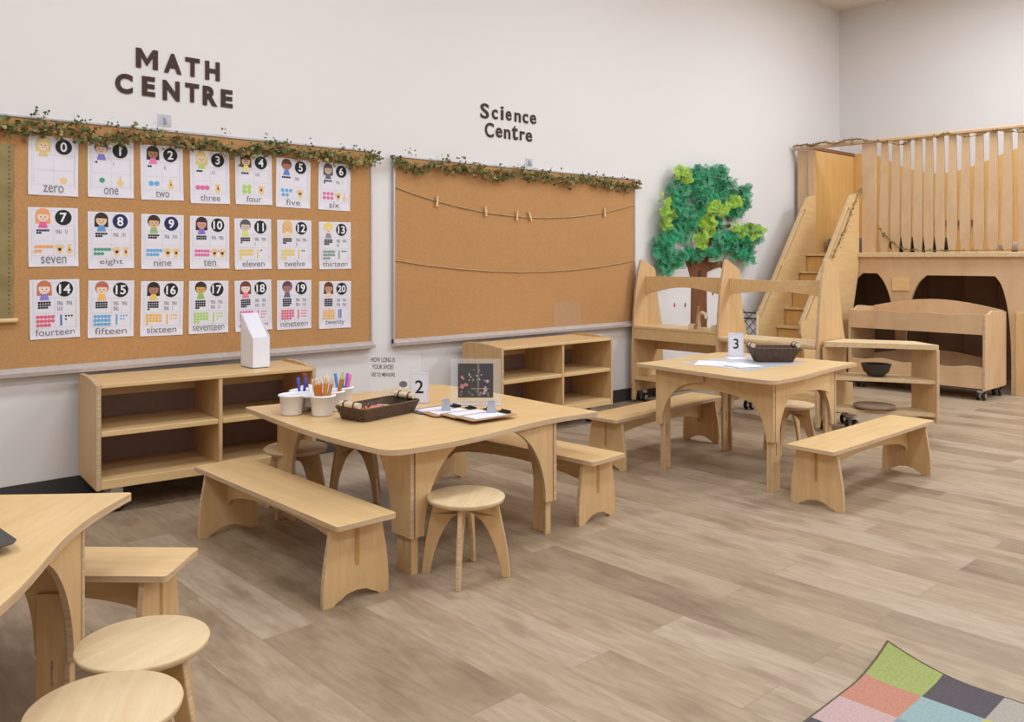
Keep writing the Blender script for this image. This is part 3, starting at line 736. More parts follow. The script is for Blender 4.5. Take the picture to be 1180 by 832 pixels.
# ------------------------------------------------------------------ baskets
def woven_tray(label, x, y, z, rz, L, W, H, flare=.02):
    t = thing('woven_basket', label, 'basket', (x, y, z), rz)
    mb = MB(); n = 14; rows = 6; SEG = []
    # wall as woven strips: wavy rings, inner and outer
    def ring(k, off):
        h = k/rows*H; e = flare*k/rows; a = L/2-flare+e+off; b = W/2-flare+e+off; r = .02
        pts = []
        for cx, cy, a0 in ((a-r, b-r, 0), (-a+r, b-r, 90), (-a+r, -b+r, 180), (a-r, -b+r, 270)):
            for j in range(5):
                tt = math.radians(a0+90*j/4); pts.append((cx+r*math.cos(tt), cy+r*math.sin(tt)))
        dense = []
        for i in range(len(pts)):
            p, q = pts[i], pts[(i+1) % len(pts)]
            m_ = SEG[i] if len(SEG) > i else max(1, int(math.dist(p, q)/.009))
            if len(SEG) <= i: SEG.append(m_)
            for j in range(m_): dense.append((p[0]+(q[0]-p[0])*j/m_, p[1]+(q[1]-p[1])*j/m_))
        return dense, h
    for off in (0, -.006):
        base = None; vs = []; fs = []
        for k in range(rows+1):
            d, h = ring(k, off)
            if base is None: base = len(d)
            while len(d) < base: d.append(d[-1])
            d = d[:base]
            for i, p in enumerate(d):
                wv = .0018*(1 if (i+k) % 2 else -1); l = math.hypot(*p) or 1
                vs.append((p[0]+p[0]/l*wv, p[1]+p[1]/l*wv, h))
        for k in range(rows):
            for i in range(base):
                j = (i+1) % base; f = (k*base+i, k*base+j, (k+1)*base+j, (k+1)*base+i)
                fs.append(f if off == 0 else tuple(reversed(f)))
        mb.add(vs, fs, 0)
    mb.box((0, 0, .004), (L-2*flare-.004, W-2*flare-.004, .006))
    mb.build('woven_body', 'basket', t)
    rim = []
    a, b, r = L/2-.003, W/2-.003, .02
    for cx, cy, a0 in ((a-r, b-r, 0), (-a+r, b-r, 90), (-a+r, -b+r, 180), (a-r, -b+r, 270)):
        for j in range(5): tt = math.radians(a0+90*j/4); rim.append((cx+r*math.cos(tt), cy+r*math.sin(tt), H))
    rim.append(rim[0]); mb = MB(); mb.tube(rim, .005, 8, cap=False); mb.build('rim', 'basket', t)
    for s in (-1, 1):
        xx = s*(L/2-.010)
        mb = MB(); mb.tube([(xx, -W*.30, H+.014), (xx, W*.30, H+.014)], .0125, 14); h = mb.build('wooden_handle', 'rollwood', t)
        for yy in (-W*.16, W*.16):
            mb = MB()
            ringp = [(xx+.0145*math.cos(2*PI*j/14), yy, H+.012+.0155*math.sin(2*PI*j/14)) for j in range(15)]
            mb.tube(ringp, .0035, 6, cap=False)
            mb.build('cane_binding', 'basket', h)
    return t
woven_tray('long dark woven tray of crayons with wooden roll handles on table two', 2.045, -1.432, .4875, math.radians(11), .34, .18, .052)
CR = [((224, 60, 40), 'red'), ((240, 130, 40), 'orange'), ((240, 210, 50), 'yellow'), ((200, 90, 150), 'pink'), ((120, 170, 70), 'green')]
random.seed(21)
for k in range(26):
    u = random.uniform(-.10, .09); v = random.uniform(-.045, .045)
    c, nm = CR[0] if u < -.05 and random.random() < .5 else CR[1] if u < 0 else CR[2] if random.random() < .6 else random.choice(CR)
    a = math.radians(11); ca, sa = math.cos(a), math.sin(a)
    mb = MB(); d = random.uniform(0, PI); l = .03
    mb.tube([(-l*math.cos(d), -l*math.sin(d), 0), (l*.8*math.cos(d), l*.8*math.sin(d), 0), (l*math.cos(d), l*math.sin(d), 0)], [.005, .005, .002], 8)
    o = mb.build('crayon', cm(c)); o.location = (2.045+u*ca-v*sa, -1.432+u*sa+v*ca, .4995+(k//9)*.0095+.0006)
    tag(o, '%s crayon lying in the long dark tray on table two' % nm, 'crayon', nm+' crayons in the dark tray')
bz = .5705
woven_tray('small dark woven basket of wooden pieces on table three', 4.362, -1.922, bz, math.radians(-43), .27, .17, .080, .036)
for k in range(6):
    u = -.07+.028*k; a = math.radians(-43); v = random.uniform(-.03, .02)
    mb = MB(); mb.tube([(-.02, 0, 0), (.02, 0, 0)], .012, 10)
    o = mb.build('wooden_roller', 'rollwood'); o.location = (4.362+u*math.cos(a)-v*math.sin(a), -1.922+u*math.sin(a)+v*math.cos(a), bz+.0205+.026*(k % 2)); o.rotation_euler = (0, 0, random.uniform(0, 3))
    tag(o, 'short pale wooden roller in the dark basket on table three', 'wooden piece', 'wooden rollers in the small basket')

# ------------------------------------------------------------------ caddy with pens
t = thing('marker_caddy', 'white plastic six-cup caddy of pencils and markers on table two', 'caddy', (1.918, -1.145, .4875), math.radians(39))
cups = [(-.115, -.068), (0.0, -.068), (.115, -.068), (-.115, .068), (0.0, .068), (.115, .068)]
for cx, cy in cups:
    mb = MB(); mb.lathe([(0, .001), (.040, .001), (.043, .006), (.050, .078), (.057, .080), (.057, .086), (.049, .088), (.046, .082), (.039, .008), (0, .006)], (cx, cy, 0), n=28)
    mb.build('cup', 'white', t)
mb = MB()
mb.box((0, 0, .077), (.25, .09, .008)); mb.box((-.058, 0, .05), (.012, .06, .055)); mb.box((.058, 0, .05), (.012, .06, .055))
mb.build('web', 'white', t, bevel=.003)
mb = MB(); mb.tube([(-.075, 0, .08), (-.07, 0, .105), (-.045, 0, .118), (.045, 0, .118), (.07, 0, .105), (.075, 0, .08)], .008, 10); mb.build('carry_handle', 'white', t)
def pen(cx, cy, lean, az, L, r, col, name, label, group, tip=None, j=0):
    a = math.radians(39); gx = 1.918+cx*math.cos(a)-cy*math.sin(a); gy = -1.145+cx*math.sin(a)+cy*math.cos(a)
    mb = MB(); mats = [col]
    mb.tube([(0, 0, 0), (0, 0, L*.8)], r, 8)
    if tip == 'cap':
        mb.tube([(0, 0, L*.8), (0, 0, L*.98), (0, 0, L)], [r*1.12, r*1.12, r*.7], 8)
    else:
        mb.tube([(0, 0, L*.8), (0, 0, L*.93), (0, 0, L)], [r, r, r*.1], 8, 1); mats.append('rollwood')
    o = mb.build(name, mats)
    o.location = (gx+math.cos(az)*.012, gy+math.sin(az)*.012, .4875+.012)
    o.rotation_euler = Matrix.Rotation(lean, 3, Vector((-math.sin(az), math.cos(az), 0))).to_euler()
    tag(o, label, name.replace('_', ' '), group)
random.seed(4)
cols_or = [plain('orange lacquer', (214, 120, 36), .35), plain('amber wood', (222, 150, 70), .4), plain('tan pencil', (206, 140, 84), .5)]
for k in range(14):
    pen(-.115, -.068, math.radians(random.uniform(3, 17)), random.uniform(0, 2*PI), random.uniform(.145, .165), .0056, cols_or[k % 3], 'colouring_pencil', 'orange pencil in the crowded front cup of the white caddy', 'orange pencils in the front cup')
for k in range(3):
    pen(-.0, -.068, math.radians(12+3*k), -.9+.3*k, .16, .0045, [cols_or[0], cols_or[2], plain('green lacquer', (90, 110, 50), .4)][k], 'tall_brush', ['orange wooden stick leaning in the middle front cup of the caddy', 'tan wooden stick leaning in the middle front cup of the caddy', 'dark green topped stick leaning in the middle front cup of the caddy'][k], 'sticks in the middle cup')
mk = [((70, 70, 190), 'blue', 0, .068), ((56, 50, 150), 'dark blue', 0, .068), ((240, 110, 170), 'pink', .115, -.068), ((150, 70, 200), 'purple', .115, -.068), ((20, 140, 160), 'teal', .115, -.068), ((40, 120, 190), 'sky blue', .115, -.068), ((170, 40, 60), 'dark red', .115, .068), ((120, 70, 50), 'brown', .115, .068)]
for k, (c, nm, cx, cy) in enumerate(mk):
    pen(cx, cy, math.radians(10+2*(k % 3)), -2.6+.85*k, .135, .0065, cm(c), 'marker', '%s capped marker standing in the white caddy on table two' % nm, 'felt markers in the caddy', 'cap')

# ------------------------------------------------------------------ stand signs and frames
FA = math.radians(-42.6)     # facing roughly into the room
def stand_sign(digit, x, y, z, rz, w, h, label):
    t = thing('table_sign', label, 'sign', (x, y, z), rz)
    mb = MB(); mb.box((0, -.001, h/2+.002), (w, .0025, h)); mb.box((0, .028, .0022), (w, .062, .0025)); 
    R = Matrix.Rotation(math.radians(-12), 3, 'X'); mb.box((0, .026, h*.47), (w, .0025, h*.98), R=Matrix.Rotation(math.radians(20), 3, 'X'))
    mb.build('acrylic_holder', 'clear', t)
    mb = MB(); mb.box((0, -.0035, h/2+.002), (w-.004, .001, h-.004), 0)
    for r in ((-w/2+.006, .006, -w/2+.0075, h-.006), (w/2-.0075, .006, w/2-.006, h-.006), (-w/2+.006, .006, w/2-.006, .0075), (-w/2+.006, h-.0075, w/2-.006, h-.006)): mb.rect(*r, -.0043, 2)
    text_into(mb, digit, -w*.28, h*.34, w*.28, h*.76, -.0045, 1, .012)
    mb.build('numeral_card', ['paper', 'ink', 'lightgrey'], t)
    return t
stand_sign('2', 2.345, -1.315, .4875, math.radians(-40), .088, .142, 'small white stand sign with the numeral 2 behind the dark tray')
stand_sign('3', 4.40, -1.655, .5705, math.radians(-43), .092, .142, 'small white stand sign with the numeral 3 on the farther table')

t = thing('acrylic_display', 'clear acrylic display with small printed shoe question slips on table two', 'display stand', (2.435, -.995, .4875), math.radians(-48))
mb = MB(); mb.box((0, 0, .096), (.255, .003, .19)); mb.box((0, .03, .0025), (.255, .06, .003)); mb.build('acrylic_panel', 'clear', t)
def slip(x0, x1, z0, z1, s):
    mb = MB(); mb.box(((x0+x1)/2, -.0028, (z0+z1)/2), (x1-x0, .001, z1-z0), 0)
    if s: text_into(mb, s, x0+.004, z0+.004, x1-.004, z1-.004, -.0040, 1, .008, keep=False)
    return mb
slip(-.124, .004, .150, .182, 'HOW LONG IS').build('printed_slip', ['paper', 'ink'], t)
slip(-.118, -.004, .116, .146, 'YOUR SHOE?').build('printed_slip', ['paper', 'ink'], t)
slip(-.124, .004, .080, .106, 'USE TO MEASURE').build('printed_slip', ['paper', 'ink'], t)
mb = slip(.016, .066, .022, .070, ''); 
mb.disc(.041, .047, .016, -.0040, 1, 12, 1.3); mb.rect(.03, .05, .058, .058, -.0043, 1)
mb.build('shoe_picture', ['paper', 'grey'], t)

t = thing('acrylic_photo_stand', 'clear acrylic stand holding a dark flower photograph on table two', 'photo stand', (2.525, -1.50, .4875), math.radians(-43))
mb = MB(); R = Matrix.Rotation(math.radians(-4), 3, 'X')
mb.box((0, .003, .104), (.228, .003, .205)); mb.box((0, .03, .003), (.235, .07, .004)); mb.build('acrylic_panel', 'clear', t)
mb = MB(); mb.box((0, -.018, .0028), (.235, .028, .0035)); mb.build('foot_lip', 'clearedge', t)
mb = MB(); w, h = .160, .155; mb.box((0, -.0002, .108), (w, .001, h), 0)
random.seed(9)
def ph(x, z, r, m, y=-.0012): mb.disc(x, z, r, y, m, 10, random.uniform(.7, 1.2))
mb.rect(-w/2, .108-h/2, -.0+.012, .108+h/2, -.0009, 0); mb.rect(.012, .108-h/2, w/2, .108+h/2, -.0009, 1)
mb.rect(.008, .04, .016, .185, -.0013, 2)
for k in range(16): ph(random.uniform(-.03, .05), random.uniform(.105, .17), random.uniform(.002, .005), 4, -.0017)
for k in range(12): ph(-.058+random.gauss(0, .010), .085+random.gauss(0, .012), random.uniform(.003, .008), 3, -.0015-k*.00003)
for k in range(10): ph(.042+random.gauss(0, .010), .075+random.gauss(0, .014), random.uniform(.003, .008), 5, -.0015-k*.00003)
for k in range(8): ph(random.uniform(-.07, .07), random.uniform(.04, .06), random.uniform(.004, .008), 2, -.002)
mb.rect(-.02, .070, .06, .073, -.0022, 4)
mb.build('photograph', [cm((74, 70, 66)), cm((70, 68, 76)), cm((120, 116, 112)), cm((196, 110, 112)), cm((170, 162, 120)), cm((196, 150, 152))], t)

# ------------------------------------------------------------------ clipboards
def clipboard(x, y, z, deg, label, boardmat, tilt=0.0):
    t = thing('clipboard', label, 'clipboard', (x, y, z), math.radians(deg), 'small clipboards fanned on table two')
    t.rotation_euler = (tilt, 0, math.radians(deg))
    L, W = .235, .128
    out = []
    for cx, cy, a in ((L/2-.012, W/2-.012, 0), (-L/2+.012, W/2-.012, 90), (-L/2+.012, -W/2+.012, 180), (L/2-.012, -W/2+.012, 270)): out += arc(cx, cy, .012, .012, a, a+90, 4)
    mb = MB(); mb.plate(out, (0, 0, 0), X, Y, Z, .003, 0, 0); mb.build('board', boardmat, t)
    mb = MB(); mb.box((-.008, 0, .0038), (L-.075, W-.036, .001)); mb.build('paper_sheet', 'paper', t)
    mb = MB(); mb.box((L/2-.02, 0, .0065), (.022, .06, .004)); mb.tube([(L/2-.012, -.028, .010), (L/2-.012, .028, .010)], .005, 8); mb.build('clip', 'black', t)
darkb = plain('dark grey board', (96, 88, 86), .6)
clipboard(2.305, -1.495, .4878, -6, 'dark grey clipboard with white paper, farthest left of the fanned four', darkb)
clipboard(2.305, -1.600, .4925, -8, 'brown clipboard second from the left in the fan on table two', 'kraft')
clipboard(2.325, -1.705, .4972, -5, 'brown clipboard third from the left in the fan on table two', 'kraft')
clipboard(2.318, -1.812, .5020, -3, 'brown clipboard on top at the front of the fan on table two', 'kraft', 0.0)
for x, y, z, lab in ((2.285, -1.585, .4972, 'light grey folded plastic tab standing on the second clipboard'), (2.365, -1.79, .5068, 'light grey folded plastic tab standing on the front clipboard')):
    mb = MB(); mb.plate([(-.02, 0), (.02, 0), (.014, .045), (-.014, .05)], (0, 0, 0), X, Z, Y, .003, 0, 0); mb.plate([(-.02, 0), (.02, 0), (.014, .045), (-.014, .05)], (0, .028, 0), X, Z, (0, -.5, 0.0), .006, 0, 0)
    mb.box((0, .014, .049), (.026, .03, .003))
    o = mb.build('folded_tab', 'greyclip'); o.location = (x, y, z); o.rotation_euler = (0, 0, math.radians(-42)); tag(o, lab, 'tab')

# ------------------------------------------------------------------ sheets on table 3
def sheet(x, y, z, w, h, deg, mat, label):
    mb = MB(); mb.box((0, 0, .0006), (w, h, .0012)); o = mb.build('paper_sheet', mat); o.location = (x, y, z); o.rotation_euler = (0, 0, math.radians(deg)); tag(o, label, 'sheet'); return o
sheet(4.20, -1.84, .5703, .56, .44, -2, 'paperblue', 'large glossy pale blue sheet covering the middle of table three')
sheet(4.02, -1.74, .5717, .22, .16, 28, 'paper', 'loose white page on the left of the pale sheet on table three')
sheet(4.06, -1.90, .5731, .16, .20, -20, 'paper', 'loose white page overlapping the front edge of the pale sheet')
sheet(4.33, -1.70, .5693+.0024, .10, .14, -43, 'paper', 'small white slip in front of the sign with the numeral 3')

# black tray on table 1
t = thing('serving_tray', 'black plastic tray on the table at the left edge', 'tray', (.345, -2.215, .4875), math.radians(4))
def rr(a, b, r, n=5):
    out = []
    for cx, cy, q in ((a-r, b-r, 0), (-a+r, b-r, 90), (-a+r, -b+r, 180), (a-r, -b+r, 270)): out += arc(cx, cy, r, r, q, q+90, n)
    return out
mb = MB(); rings = [(.115, .075, .02, .001), (.128, .088, .026, .022), (.145, .105, .03, .024), (.143, .103, .03, .020)]
inner = [(.111, .071, .02, .005), (.124, .084, .026, .0235)]
def ringmesh(rs):
    vs = []; n = None
    for a, b, r, z in rs:
        l = rr(a, b, r); n = len(l); vs += [(p[0], p[1], z) for p in l]
    fs = [(i*n+j, i*n+(j+1) % n, (i+1)*n+(j+1) % n, (i+1)*n+j) for i in range(len(rs)-1) for j in range(n)]
    mb.add(vs, fs, 0, True); return n
ringmesh(rings); ringmesh([rings[2], inner[1], inner[0]])
mb.add([(p[0], p[1], .005) for p in rr(.111, .071, .02)], [tuple(range(24))], 0)
mb.add([(p[0], p[1], .001) for p in rr(.115, .075, .02)], [tuple(reversed(range(24)))], 0)
mb.build('tray_body', plain('dark grey plastic', (70, 66, 64), .4), t)

# ------------------------------------------------------------------ tree wall decoration
t = thing('fabric_tree', 'tall wall tree with brown trunk and crumpled green tulle leaves', 'wall tree', (6.3, -.001, .35))
mb = MB(); ox, oz = 6.3, .35
def P2(l): return [(a-ox, b-oz) for a, b in l]
mb.plate(P2([(6.255, .35), (6.50, .35), (6.495, .9), (6.50, 1.03), (6.62, 1.06), (6.72, 1.075), (6.77, 1.15), (6.80, 1.14), (6.76, 1.05), (6.83, 1.09), (6.80, 1.12), (6.72, 1.13), (6.6, 1.115), (6.52, 1.12), (6.53, 1.25),
               (6.70, 1.41), (6.87, 1.44), (6.88, 1.47), (6.68, 1.45), (6.53, 1.33), (6.50, 1.5), (6.56, 1.77), (6.52, 1.78), (6.45, 1.55), (6.40, 1.78), (6.36, 1.76), (6.39, 1.4), (6.33, 1.15), (6.25, 1.12), (6.15, 1.2), (6.13, 1.18), (6.22, 1.07), (6.27, .95)][::-1]),
         (0, -.008, 0), X, Z, Y, .008, 0, 0)
mb.plate([(x*.028+.08, z*.042+.66) for x, z in arc(0, 0, 1, 1, 0, 345, 14)], (0, -.0095, 0), X, Z, Y, .001, 1, 1)
mb.build('trunk', ['trunk', 'felt'], t)
CL = [(6.12, 1.85, 0.115, 0.06, 0), (6.01, 1.86, 0.098, 0.044, 1), (5.99, 1.73, 0.145, 0.089, 0), (5.96, 1.59, 0.161, 0.099, 0), (5.79, 1.54, 0.078, 0.146, 1), (6.16, 1.5, 0.133, 0.08, 0), (6.39, 1.89, 0.156, 0.062, 0), (6.61, 1.92, 0.072, 0.052, 0), (6.68, 1.79, 0.164, 0.074, 0), (6.98, 1.74, 0.135, 0.065, 0), (6.5, 1.7, 0.159, 0.062, 0), (6.54, 1.6, 0.161, 0.046, 1), (6.83, 1.65, 0.131, 0.043, 1), (6.98, 1.67, 0.085, 0.039, 0), (6.26, 1.8, 0.085, 0.122, 0), (6.29, 1.65, 0.102, 0.081, 0), (6.54, 1.49, 0.161, 0.062, 0), (6.38, 1.45, 0.097, 0.072, 1), (6.29, 1.32, 0.061, 0.071, 1), (5.83, 1.33, 0.157, 0.068, 0), (6.09, 1.4, 0.148, 0.08, 0), (5.77, 1.2, 0.109, 0.087, 0), (5.82, 1.06, 0.119, 0.055, 0), (5.99, 1.15, 0.145, 0.049, 0), (6.26, 1.2, 0.119, 0.061, 0), (6.87, 1.29, 0.283, 0.096, 0), (6.98, 1.21, 0.212, 0.086, 0), (7.02, 1.36, 0.193, 0.076, 0), (6.98, 1.40, 0.212, 0.054, 1), (7.17, 1.42, 0.079, 0.026, 1), (6.5, 1.2, 0.106, 0.052, 0), (6.61, 1.35, 0.144, 0.052, 0), (6.83, 1.58, 0.188, 0.053, 0)]
import bmesh
bm = bmesh.new(); bmesh.ops.create_icosphere(bm, subdivisions=4, radius=1.0)
icov = [v.co.copy() for v in bm.verts]; icof = [tuple(v.index for v in f.verts) for f in bm.faces]; bm.free()
random.seed(17)
def ruffle(mb, cen, rad, m):
    """one crinkled, open fold of netting"""
    d = Vector((random.gauss(0, .5), -1, random.gauss(0, .5))).normalized()
    u = d.orthogonal().normalized(); u = Matrix.Rotation(random.uniform(0, 2*PI), 3, d) @ u; v = d.cross(u)
    n, r_ = 14, 4; ph1, ph2 = random.uniform(0, 6), random.uniform(0, 6); fq = random.choice((3, 4, 5)); vs = [cen+d*rad*-.25]
    for i in range(1, r_+1):
        for j in range(n):
            t_ = 2*PI*j/n; rr_ = rad*i/r_*(1+.18*math.sin(2*t_+ph2))
            h = rad*(.34*math.sin(fq*t_+ph1)*(i/r_)**1.3 + .28*math.sin(i/r_*3.1+ph2))
            p = cen+u*rr_*math.cos(t_)+v*rr_*math.sin(t_)*.85+d*h
            p.y = min(p.y, .05); vs.append(p)
    fs = [(0, 1+j, 1+(j+1) % n) for j in range(n)]
    for i in range(r_-1):
        for j in range(n):
            a_ = 1+i*n+j; b_ = 1+i*n+(j+1) % n; fs.append((a_, a_+n, b_+n, b_))
    mb.add(vs, fs, m, True)
for k, (x, z, rx, rz_, c) in enumerate(CL):
    mb = MB(); rx *= 1.08; rz_ *= 1.2
    nn_ = int(7+rx*rz_*900)
    for q in range(nn_):
        a_ = random.uniform(0, 2*PI); rr_ = math.sqrt(random.random())*.85
        ruffle(mb, Vector((rx*rr_*math.cos(a_), random.uniform(-.03, .03), rz_*rr_*math.sin(a_))), random.uniform(.040, .070), 0)
    o = mb.build('tulle_clump', 'tulle%d' % c, t)
    o.location = (x-ox, -.065-.03*(c)-.010*(k % 4), z-oz)
for x, z, c, nm in ((6.028, .752, (200, 70, 80), 'small red paper cutout on the wall well left of the tree trunk'), (6.182, .746, (130, 84, 60), 'small brown paper cutout on the wall just left of the tree trunk'), (6.60, .838, (130, 70, 50), 'brown small paper cutout on the wall just right of the tree trunk'), (5.90, .90, (200, 200, 208), 'pale small paper cutout on the wall beside the left kitchen panel')):
    mb = MB(); mb.plate([(a_*.62, b_*.62) for a_, b_ in [(0, -.035), (.016, -.02), (.018, .005), (.008, .025), (0, .035), (-.008, .025), (-.018, .005), (-.016, -.02)]], (x, -.003, z), X, Z, Y, .002, 0, 0)
    tag(mb.build('paper_cutout', cm(c)), nm, 'cutout', 'small cutouts around the wall tree')

# ------------------------------------------------------------------ play kitchen divider
KX = 5.36
t = thing('play_kitchen', 'maple play kitchen divider with three tall pointed side panels', 'play kitchen', (KX, 0, 0))
side = smooth_path([(0.0, .09), (-.004, .4), (.02, .75), (.055, .98), (.098, 1.135)], 4)+[(.118, 1.145), (.15, 1.13), (.275, 1.075)]+smooth_path([(.288, 1.05), (.315, .85), (.36, .66), (.385, .60)], 4)+[(.388, .30), (.50, .28), (.50, .09)]
side = [(0, .022)]+side[0:1]+side[1:]
side = side+[(.05, .09), (.035, .022)]
PYs = [-.085, -.875, -1.655]
for py in PYs:
    mb = MB(); mb.plate(side, (0, py-.01, 0), X, Z, Y, .02, 0, 1); mb.build('side_panel', ['maple_v', 'edge'], t, bevel=.003)
def span(i): return PYs[i]-.011, PYs[i+1]+.011
for i in (0, 1):
    y0, y1 = span(i); L = y0-y1
    up = [(L*k/12, 1.005-(.012*math.sin(PI*k/12) if i else -.004*math.sin(PI*k/12))) for k in range(13)]
    lo = [(L*k/12, (.885 if i else .86)+(.03 if i else .065)*math.sin(PI*k/12)) for k in range(12, -1, -1)]
    mb = MB(); mb.plate(up+lo, (.15, y1, 0), Y, Z, X, .018, 0, 1); mb.build('arched_rail', ['maple', 'edge'], t, bevel=.002)
y0, y1 = span(0); L = y0-y1
mb = MB(); mb.box((.155, (y0+y1)/2, .604), (.30, L, .020)); mb.build('sink_counter', ['maple'], t, bevel=.003)
mb = MB(); mb.box((.016, (y0+y1)/2, .552), (.018, L, .082)); mb.build('front_apron', ['maple'], t)
mb = MB(); mb.box((.30, (y0+y1)/2, .50), (.014, L, .18)); mb.build('back_board', ['maple'], t)
for i in (0, 1):
    y0, y1 = span(i); L = y0-y1
    mb = MB(); mb.box((.17, (y0+y1)/2, .195), (.31, L, .02)); mb.build('lower_shelf', ['maple'], t)
y0, y1 = span(1); L = y0-y1
mb = MB(); mb.box((.155, (y0+y1)/2, .561), (.31, L, .040)); mb.build('counter', ['stoolwood'], t, bevel=.014)
f = MB(); f.tube([(.10, -.655, .614), (.10, -.65, .68), (.09, -.665, .725), (.07, -.70, .745), (.055, -.74, .735), (.05, -.755, .70)], .014, 10)
fo = f.build('faucet', 'rollwood', t)
f = MB(); f.box((.08, -.60, .634), (.03, .04, .04)); f.build('tap_block', 'rollwood', fo, bevel=.003)
f = MB(); f.box((.08, -.81, .634), (.04, .05, .04)); f.build('tap_block', 'rollwood', fo, bevel=.003)
f = MB(); f.tube([(.09, -.625, .614), (.09, -.66, .79)], .009, 8); f.build('lever', 'kraft', fo)
for cx in (.12, .42):
    for py in (PYs[0]-.01, PYs[1]-.01, PYs[2]-.0):
        caster(t, cx, py, .034, .092)

# low corner shelf joined to the kitchen
t = thing('corner_shelf', 'low open corner shelf with dark bowl, right of the play kitchen', 'shelf', (0, 0, 0))
A = Vector((5.385, -1.682)); B = Vector((5.715, -2.305)); Cc = Vector((5.885, -2.075)); D = Vector((5.70, -1.682))
def quad(z, th, name, rad=.03, mat='stoolwood', ins=0.0):
    mb = MB(); cen = (A+B+Cc+D)/4
    pts = [tuple(p+(cen-p)*ins) for p in (A, B, Cc, D)]
    out = top_outline(pts, [(-.01, 0), (0, 0), (0, 0), (0, 0)], [rad, .015, .02, .015])
    mb.plate(out, (0, 0, z-th), X, Y, Z, th, 0, 0); mb.build(name, [mat, 'edge'], t, bevel=.008 if th > .03 else .003)
quad(.597, .032, 'top')
quad(.368, .022, 'middle_shelf', ins=.035)
quad(.158, .022, 'bottom_shelf', ins=.035)
u = (Cc-B).normalized(); nn = Vector((-u.y, u.x)); 
mb = MB(); w = (Cc-B).length
mb.plate([(0, .10), (w, .10), (w, .564), (0, .564)], (B.x+nn.x*.0, B.y+nn.y*.0, 0), (u.x, u.y, 0), Z, (nn.x, nn.y, 0), .02, 0, 1); mb.build('end_panel', ['maple_v', 'edge'], t, bevel=.003)
mb = MB(); w = (D-A).length; mb.plate([(0, .10), (w, .10), (w, .564), (0, .564)], (A.x, A.y, 0), X, Z, (0, -1, 0), .012, 0, 1); mb.build('joining_panel', ['maple_v', 'edge'], t, bevel=.002)
for px, py in ((5.67, -2.13), (5.77, -2.03), (5.60, -1.78)): caster(t, px, py, .034, .102)
mb = MB(); mb.lathe([(0, .001), (.045, .001), (.05, .004), (.080, .035), (.094, .078), (.097, .082), (.092, .082), (.076, .036), (.046, .008), (0, .007)], n=36)
o = mb.build('bowl', 'bowl'); o.location = (5.648, -1.925, .369); tag(o, 'dark grey bowl on the middle shelf of the low corner shelf', 'bowl')
mb = MB(); mb.lathe([(0, .001), (.09, .001), (.128, .010), (.132, .020), (.125, .028), (.08, .034), (.03, .032), (0, .031)], n=40)
o = mb.build('round_cushion', 'disc'); o.location = (5.61, -1.93, .1585); tag(o, 'flat brown round cushion on the bottom board of the low corner shelf', 'cushion')

# ------------------------------------------------------------------ mobile bunk shelf
BX, BY0, BY1, BD = 7.47, -.845, -1.985, .49
t = thing('doll_bunk', 'two-tier maple bunk with wavy front boards on casters before the loft', 'doll bunk', (BX, 0, 0))
for yy, th in ((BY0, -1), (BY1+.02, -1)):
    mb = MB(); pr = [(0, .085), (BD, .085), (BD, .70)]+smooth_path([(BD, .705), (BD*.7, .715), (BD*.35, .725), (BD*.2, .700), (0, .700)], 4)
    mb.plate(pr, (0, yy-.02, 0), X, Z, Y, .02, 0, 1); mb.build('side_panel', ['beech', 'edge'], t, bevel=.003)
L = BY0-BY1-.042; ym = (BY0+BY1)/2
def wavy(z0, z1, amp, x, th, name, arch=0.0):
    n = 48; up = [(L*k/n, z1+amp*math.sin(k/n*PI*6)+arch*math.sin(PI*k/n)) for k in range(n, -1, -1)]
    mb = MB(); mb.plate([(0, z0), (L, z0)]+up, (x, ym-L/2, 0), Y, Z, X, th, 0, 1); mb.build(name, ['beech', 'edge'], t, bevel=.002)
wavy(.534, .694, .007, .004, .018, 'front_board'); wavy(.098, .268, .010, .004, .018, 'front_board')
wavy(.534, .715, 0, BD-.022, .016, 'back_board', .075); wavy(.12, .27, 0, BD-.022, .016, 'back_board', .07)
for z in (.545, .11):
    mb = MB(); mb.box((BD/2, ym, z), (BD-.05, L, .016)); mb.build('platform', 'beech', t)
for cx in (.06, BD-.06):
    for yy in (BY0-.09, BY1+.05): caster(t, cx, yy, .036, .085)

# ------------------------------------------------------------------ loft
LX = 8.0
t = thing('play_loft', 'large maple play loft with slatted railing and arched cave openings below', 'play loft', (LX, 0, 0))
YR = -3.2
def archpts(y0, y1, zt, flat, zb=0.0):
    w = y0-y1; c = (w-flat)/2
    left = [(y0-c*(math.sin(math.radians(a)))**2.2, zb+(zt-zb)*math.sin(math.radians(a))) for a in range(0, 91, 9)]
    right = [(y1+c*(math.sin(math.radians(a)))**2.2, zb+(zt-zb)*math.sin(math.radians(a))) for a in range(90, -1, -9)]
    return left, right
def arch(y0, y1, ya, yb, zt):
    # y0>y1 base corners, flat top ya..yb
    l = [(y0, 0), (y0, .35), (y0-(y0-ya)*.12, .62), (y0-(y0-ya)*.32, .80), (y0-(y0-ya)*.62, .93), (ya, zt)]
    r = [(yb, zt), (y1+(yb-y1)*.62, .93), (y1+(yb-y1)*.32, .80), (y1+(yb-y1)*.12, .62), (y1, .35), (y1, 0)]
    return [tuple(p) for p in smooth_path(l, 3)]+[tuple(p) for p in smooth_path(r, 3)]
out = [(-.50, 0), (-.50, 1.165), (YR, 1.165), (YR, 0)]
out = [(-.04, 0)]+arch(-.52, -1.04, -.73, -.87, 1.012)+arch(-1.13, -2.01, -1.32, -1.885, 1.0)+[(YR, 0), (YR, 1.165), (-.04, 1.165)]
mb = MB(); mb.plate(out, (0, 0, 0), Y, Z, X, .025, 0, 1); mb.build('arched_front_panel', ['beech', 'edge'], t)
